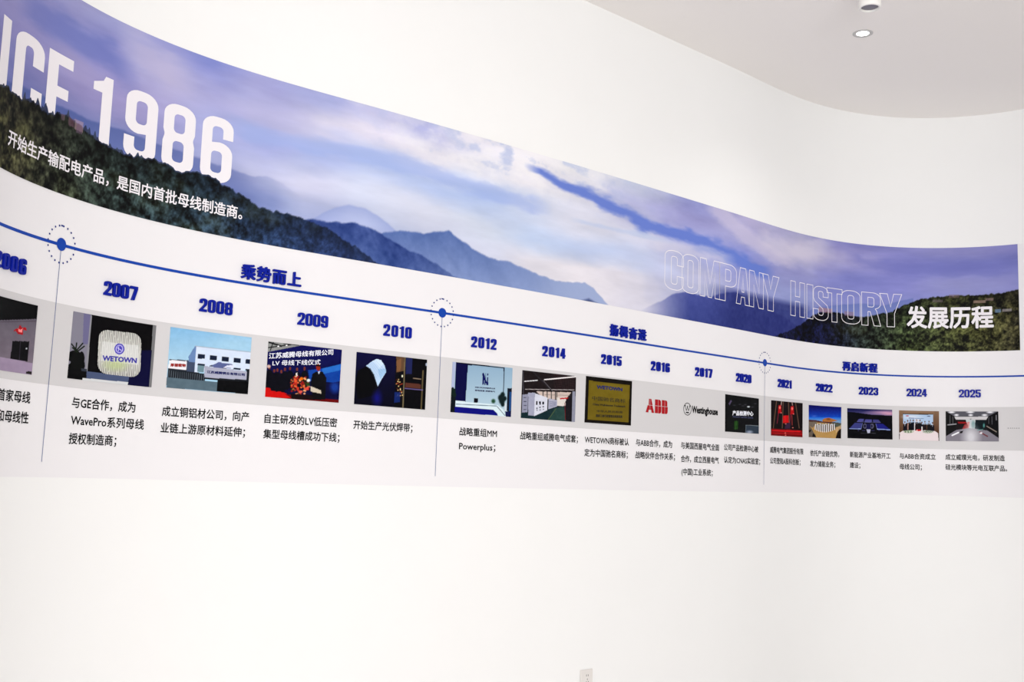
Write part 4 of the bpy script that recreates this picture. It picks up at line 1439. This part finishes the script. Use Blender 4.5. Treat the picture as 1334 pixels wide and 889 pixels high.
# 2024 ----
p = Pic([(95, 160), (938, 180), (100, 780), (945, 805)])
p.grad((150, 122, 98), (92, 62, 44), 160, 640)
for k in range(9):
    p.line(110 + k * 12, 160, 104 + k * 12, 640, 3, (110, 84, 64), .5)
    p.line(840 + k * 12, 180, 846 + k * 12, 640, 3, (90, 62, 46), .5)
p.poly([(180, 225), (822, 240), (822, 260), (180, 245)], (40, 30, 28))
p.poly([(184, 242), (820, 252), (822, 470), (184, 440)], (180, 202, 228))
p.ell(380, 300, 160, 40, (222, 230, 240), .7, .8)
p.ell(274, 276, 32, 10, (186, 40, 60), .3)
p.ell(728, 284, 34, 8, (40, 50, 90), .3)
p.line(310, 322, 420, 326, 12, (70, 90, 150))
p.line(440, 328, 620, 332, 8, (90, 120, 160))
for k, (x, y) in enumerate(((222, 415), (284, 385), (342, 372), (402, 376), (476, 372), (548, 376), (586, 420), (650, 404), (734, 400), (806, 430))):
    p.poly([(x - 36, y + 60), (x - 16, y + 32), (x + 16, y + 32), (x + 36, y + 60), (x + 38, 604), (x - 38, 604)], [(18, 20, 34), (30, 16, 20), (14, 14, 18)][k % 3])
    p.ell(x, y, 13, 20, (150, 118, 104))
    p.ell(x, y - 13, 13, 10, (24, 20, 22))
    if k not in (3, 6):
        p.poly([(x - 7, y + 28), (x + 7, y + 28), (x, y + 76)], (220, 220, 230))
p.poly([(276, 430), (302, 430), (300, 570), (276, 570)], (176, 140, 130))
p.poly([(424, 430), (444, 430), (440, 590), (422, 590)], (226, 220, 220))
p.poly([(576, 500), (600, 500), (598, 590), (574, 590)], (230, 222, 222))
p.poly([(440, 340), (540, 346), (532, 410), (430, 400)], (240, 226, 226), .5)
p.poly([(470, 560), (560, 562), (580, 604), (450, 606)], (190, 16, 26))
p.ell(484, 576, 14, 10, (250, 190, 180), .3)
p.poly([(96, 640), (180, 590), (420, 580), (520, 600), (640, 580), (860, 600), (930, 650), (930, 810), (100, 800)], (232, 220, 222))
p.ell(305, 608, 100, 30, (150, 168, 140), .25)
p.ell(715, 612, 104, 30, (150, 166, 146), .25)
for k in range(26):
    p.ell(220 + (k * 31 % 180), 594 + (k * 17 % 36), 10, 6, [(70, 90, 62), (226, 226, 214)][k % 2], .3)
    p.ell(620 + (k * 37 % 190), 598 + (k * 19 % 36), 10, 6, [(70, 90, 62), (226, 226, 214)][k % 2], .3)
p.poly([(918, 640), (946, 700), (946, 810), (934, 808)], (50, 34, 26))
p.poly([(96, 650), (116, 640), (104, 780), (96, 780)], (50, 34, 26))
photo(2024, p, 'photo print of ten people standing behind a white-clothed table')

# 2025 ----
p = Pic([(95, 135), (928, 138), (98, 605), (938, 612)], base=(24, 22, 26))
p.poly([(95, 130), (935, 130), (770, 215), (230, 215)], (96, 96, 104))
for x, y, rx in ((190, 150, 50), (490, 148, 56), (800, 150, 50), (270, 194, 34), (495, 194, 34), (715, 194, 40)):
    p.ell(x, y, rx, 15, (240, 240, 244), .5)
p.poly([(230, 218), (770, 218), (740, 268), (260, 266)], (206, 204, 206))
p.ell(495, 256, 16, 5, (40, 40, 50))
p.poly([(98, 150), (240, 215), (262, 430), (98, 530)], (12, 12, 14))
p.poly([(935, 150), (770, 215), (740, 400), (935, 560)], (12, 12, 16))
p.poly([(250, 270), (415, 268), (410, 420), (280, 425)], (26, 16, 20))
p.poly([(290, 300), (430, 300), (440, 330), (300, 330)], (150, 18, 26))
p.poly([(400, 340), (480, 340), (460, 410), (400, 470), (340, 460)], (186, 40, 44), .8)
p.poly([(570, 266), (740, 268), (700, 420), (560, 420)], (12, 28, 34))
p.poly([(415, 266), (570, 266), (560, 420), (470, 420)], (196, 204, 206))
p.poly([(440, 300), (480, 300), (470, 400), (430, 400)], (222, 120, 120), .7)
p.ell(430, 368, 24, 28, (150, 60, 60), .4)
p.ell(536, 350, 28, 60, (110, 150, 150), .4, .8)
p.ell(704, 360, 14, 34, (110, 190, 180), .5, .8)
p.poly([(98, 530), (270, 430), (460, 400), (560, 410), (760, 440), (938, 560), (938, 615), (98, 610)], (138, 134, 144))
p.ell(500, 540, 110, 150, (226, 226, 230), .7, .85)
p.line(200, 516, 300, 470, 24, (240, 240, 244))
p.poly([(330, 452), (380, 440), (360, 480), (320, 484)], (20, 10, 12))
p.line(600, 432, 690, 420, 8, (90, 160, 150))
p.line(640, 462, 760, 530, 20, (116, 60, 66))
p.ell(660, 478, 22, 14, (240, 240, 244), .4)
p.line(130, 350, 262, 336, 18, (160, 160, 164))
p.line(165, 200, 165, 330, 8, (120, 120, 124))
p.line(212, 220, 212, 330, 8, (120, 120, 124))
p.line(780, 230, 780, 330, 8, (110, 110, 116))
p.line(830, 220, 832, 340, 8, (110, 110, 116))
p.line(896, 200, 898, 270, 18, (120, 120, 126))
p.line(750, 370, 900, 460, 16, (150, 140, 130))
photo(2025, p, 'photo print of bright machine room with red and teal equipment, last before the dots')

# logos printed straight onto the band
def logo(name, label):
    e = bpy.data.objects.new(name, None)
    COL.objects.link(e)
    return e


ua, ub = LAY['abb_l'][0], LAY['abb_r'][0]
zt, zb = LAY['abbt'][1], LAY['abbb'][1]
wl = (ub - ua)
red = pchild(logo('red_logo', ''))
red['label'] = 'red three-letter logo cut by thin cross lines'
seg = [('A', 0, .385), ('B', .41, .705), ('B', .725, 1.0)]
zm = (zt + zb) / 2 + .003
for ch, fa, fb in seg:
    x0_, x1_ = ua + wl * fa, ua + wl * fb
    xm = (x0_ + x1_) / 2
    g_ = .0010
    H = zt - zb
    if ch == 'A':
        fx = lambda f, t: x0_ + (x1_ - x0_) * f
        L = x1_ - x0_
        quads = [
            [(x0_ + L * .335, zm + g_), (xm - g_, zm + g_), (xm - g_, zt), (x0_ + L * .36, zt)],
            [(xm + g_, zm + g_), (x1_ - L * .2, zm + g_), (x1_ - L * .36, zt), (xm + g_, zt)],
            [(x0_, zb), (x0_ + L * .31, zb), (x0_ + L * .36, zb + H * .2), (xm - g_, zb + H * .2), (xm - g_, zm - g_), (x0_ + L * .22, zm - g_)],
            [(xm + g_, zb + H * .2), (x1_ - L * .36, zb + H * .2), (x1_ - L * .31, zb), (x1_, zb), (x1_ - L * .22, zm - g_), (xm + g_, zm - g_)]]
    else:
        R_b = H * .18
        quads = [
            [(x0_, zm + g_), (xm - g_, zm + g_), (xm - g_, zt), (x0_, zt)],
            [(xm + g_, zm + g_)] + [(x1_ - .004, zm + g_)] + arc(x1_ - .004 - R_b, zt - R_b, R_b, 0, 90, 5) + [(xm + g_, zt)],
            [(x0_, zb), (xm - g_, zb), (xm - g_, zm - g_), (x0_, zm - g_)],
            [(xm + g_, zb)] + arc(x1_ - R_b, zb + R_b, R_b, -90, 0, 5) + [(x1_, zm - g_), (xm + g_, zm - g_)]]
    o = bm_to_wall(flat_shape([(q_, []) for q_ in quads]), 'logo_letter', .0024, M_RED, None)
    o.parent = red

bl = pchild(logo('black_logo', ''))
bl['label'] = 'black ringed W emblem with condensed black wordmark'
uc, zc = (LAY['wl'][0] + LAY['wr'][0]) / 2, (LAY['wt'][1] + LAY['wb'][1]) / 2
rr_ = (LAY['wt'][1] - LAY['wb'][1]) / 2 - .001
circ = lambda r, n=36: [(uc + r * math.cos(2 * math.pi * i / n), zc + r * math.sin(2 * math.pi * i / n)) for i in range(n)]
o = bm_to_wall(flat_shape([(circ(rr_), [circ(rr_ - .0042)])]), 'emblem_ring', .0024, M_BLACK, None)
o.parent = bl
bar = [(uc - .014, zc - .024), (uc + .014, zc - .024), (uc + .014, zc - .0165), (uc - .014, zc - .0165)]
wz = [(uc - .022, zc + .016), (uc - .010, zc - .010), (uc, zc + .012), (uc + .010, zc - .010), (uc + .022, zc + .016)]
shp = [(bar, [])]
for i in range(4):
    (xa, za), (xb, zb_) = wz[i], wz[i + 1]
    shp.append(([(xa - .0022, za), (xb - .0022, zb_), (xb + .0022, zb_), (xa + .0022, za)], []))
for x_, z_ in (wz[0], wz[2], wz[4]):
    shp.append(([(x_ + .0048 * math.cos(q_), z_ + .003 + .0048 * math.sin(q_)) for q_ in np.linspace(0, 2 * math.pi, 11)[:-1]], []))
o = bm_to_wall(flat_shape(shp), 'emblem_letter', .0026, M_BLACK, None)
o.parent = bl
o = wall_text('Westinghouse', LAY['tl'][0], LAY['tr'][0], (LAY['tct'][1] + LAY['tcb'][1]) / 2, .056, .0024, M_BLACK, 'wordmark', None, bold=.05)
o.parent = bl
for c_ in (red, bl):
    c_.matrix_parent_inverse = Matrix.Translation(-poster.location)

# ------------------------------------------------------------------ ceiling lights
M_LAMPW = principled('white_lamp_metal', (244, 242, 238), .4, .4)
M_LENS = principled('lamp_lens_off', (120, 118, 126), .3, .4)
M_TRIM = principled('lamp_trim', (196, 194, 192), .4, .4)
M_GLOW = principled('lamp_glow', (255, 255, 255), .4, .2, emit=9.0)


def lathe(name, prof, mat, parent, n=40):
    bm = bmesh.new()
    rings = []
    for r, z in prof:
        if r < 1e-6:
            rings.append([bm.verts.new((0, 0, z))])
        else:
            rings.append([bm.verts.new((r * math.cos(2 * math.pi * i / n), r * math.sin(2 * math.pi * i / n), z)) for i in range(n)])
    for a_, b_ in zip(rings[:-1], rings[1:]):
        for i in range(n):
            j = (i + 1) % n
            if len(a_) == 1 and len(b_) == 1:
                continue
            if len(a_) == 1:
                bm.faces.new((a_[0], b_[i], b_[j]))
            elif len(b_) == 1:
                bm.faces.new((a_[i], a_[j], b_[0]))
            else:
                bm.faces.new((a_[i], a_[j], b_[j], b_[i]))
    bmesh.ops.recalc_face_normals(bm, faces=bm.faces)
    me = bpy.data.meshes.new(name)
    bm.to_mesh(me)
    bm.free()
    for p_ in me.polygons:
        p_.use_smooth = True
    me.set_sharp_from_angle(angle=math.radians(35))
    return link(name, me, mat, parent)


DLX, DLY = 2.0006, 6.0952
SPX, SPY = 1.8340, 5.4720
dl = bpy.data.objects.new('recessed_downlight', None)
dl.location = (DLX, DLY, Z_CEIL)
COL.objects.link(dl)
tag(dl, 'small round recessed downlight, lit, nearest the curved wall', 'ceiling light')
lathe('trim_ring', [(.058, 0.0), (.057, -.003), (.048, -.005), (.037, -.003), (.035, -.0008)], M_TRIM, dl)
lathe('lens', [(.035, -.0008), (.03, -.002), (0, -.003)], M_GLOW, dl)
ld = bpy.data.lights.new('downlight_beam', 'SPOT')
ld.energy = 27
ld.spot_size = math.radians(130)
ld.spot_blend = 1.0
ld.shadow_soft_size = .04
ld.color = (1.0, 0.97, 0.92)
lo = bpy.data.objects.new('downlight_beam', ld)
lo.location = (DLX, DLY, Z_CEIL - .012)
COL.objects.link(lo)
sp = bpy.data.objects.new('ceiling_spotlight', None)
sp.location = (SPX, SPY, Z_CEIL)
COL.objects.link(sp)
tag(sp, 'white cylindrical surface-mounted ceiling spotlight, unlit, cut by top frame edge', 'ceiling light')
SH = .13
lathe('housing', [(.0, 0), (.058, 0), (.058, -SH + .004), (.055, -SH), (.047, -SH), (.045, -SH + .004), (.045, -SH + .012)], M_LAMPW, sp)
lathe('lens', [(.0450, -SH + .010), (0, -SH + .008)], M_LENS, sp)

# ------------------------------------------------------------------ socket low on the wall
M_PLATE = principled('socket_plastic', (226, 222, 218), .4, .4)
M_SLOT = principled('socket_slots', (60, 54, 52), .6, .2)
uS = (LAY['ol'][0] + LAY['orr'][0]) / 2
zS = (LAY['ol'][1] + LAY['orr'][1]) / 2 - .046
M = frame_at(uS, zS, 0.0)
so = bpy.data.objects.new('wall_socket', None)
COL.objects.link(so)
so.matrix_world = M
tag(so, 'small white five-hole wall socket low on the wall, cut by bottom frame edge', 'socket')


def box_bm(x0_, x1_, y0_, y1_, z0_, z1_, bev=0.0):
    bm = bmesh.new()
    bmesh.ops.create_cube(bm, size=1)
    for v in bm.verts:
        v.co = ((x0_ + x1_) / 2 + v.co.x * (x1_ - x0_), (y0_ + y1_) / 2 + v.co.y * (y1_ - y0_), (z0_ + z1_) / 2 + v.co.z * (z1_ - z0_))
    if bev:
        bmesh.ops.bevel(bm, geom=bm.edges[:], offset=bev, segments=2, affect='EDGES')
    return bm


def add(bm, name, mat, parent, group=None):
    me = bpy.data.meshes.new(name)
    bm.to_mesh(me)
    bm.free()
    return link(name, me, mat, parent)


add(box_bm(-.045, .045, -.009, 0.0, -.046, .046, .0025), 'plate', M_PLATE, so)
add(box_bm(-.028, .028, -.0115, -.0085, -.030, .030, .0012), 'socket_face', M_PLATE, so)
for x_, z_, ang_ in ((-.0065, .016, 0), (.0065, .016, 0), (0, -.004, 0), (-.008, -.018, 35), (.008, -.018, -35)):
    bm = box_bm(-.0012, .0012, -.0125, -.0110, -.0045, .0045)
    bmesh.ops.rotate(bm, verts=bm.verts, cent=(0, 0, 0), matrix=Matrix.Rotation(math.radians(ang_), 3, 'Y'))
    bmesh.ops.translate(bm, verts=bm.verts, vec=(x_, 0, z_))
    add(bm, 'socket_slot', M_SLOT, so)
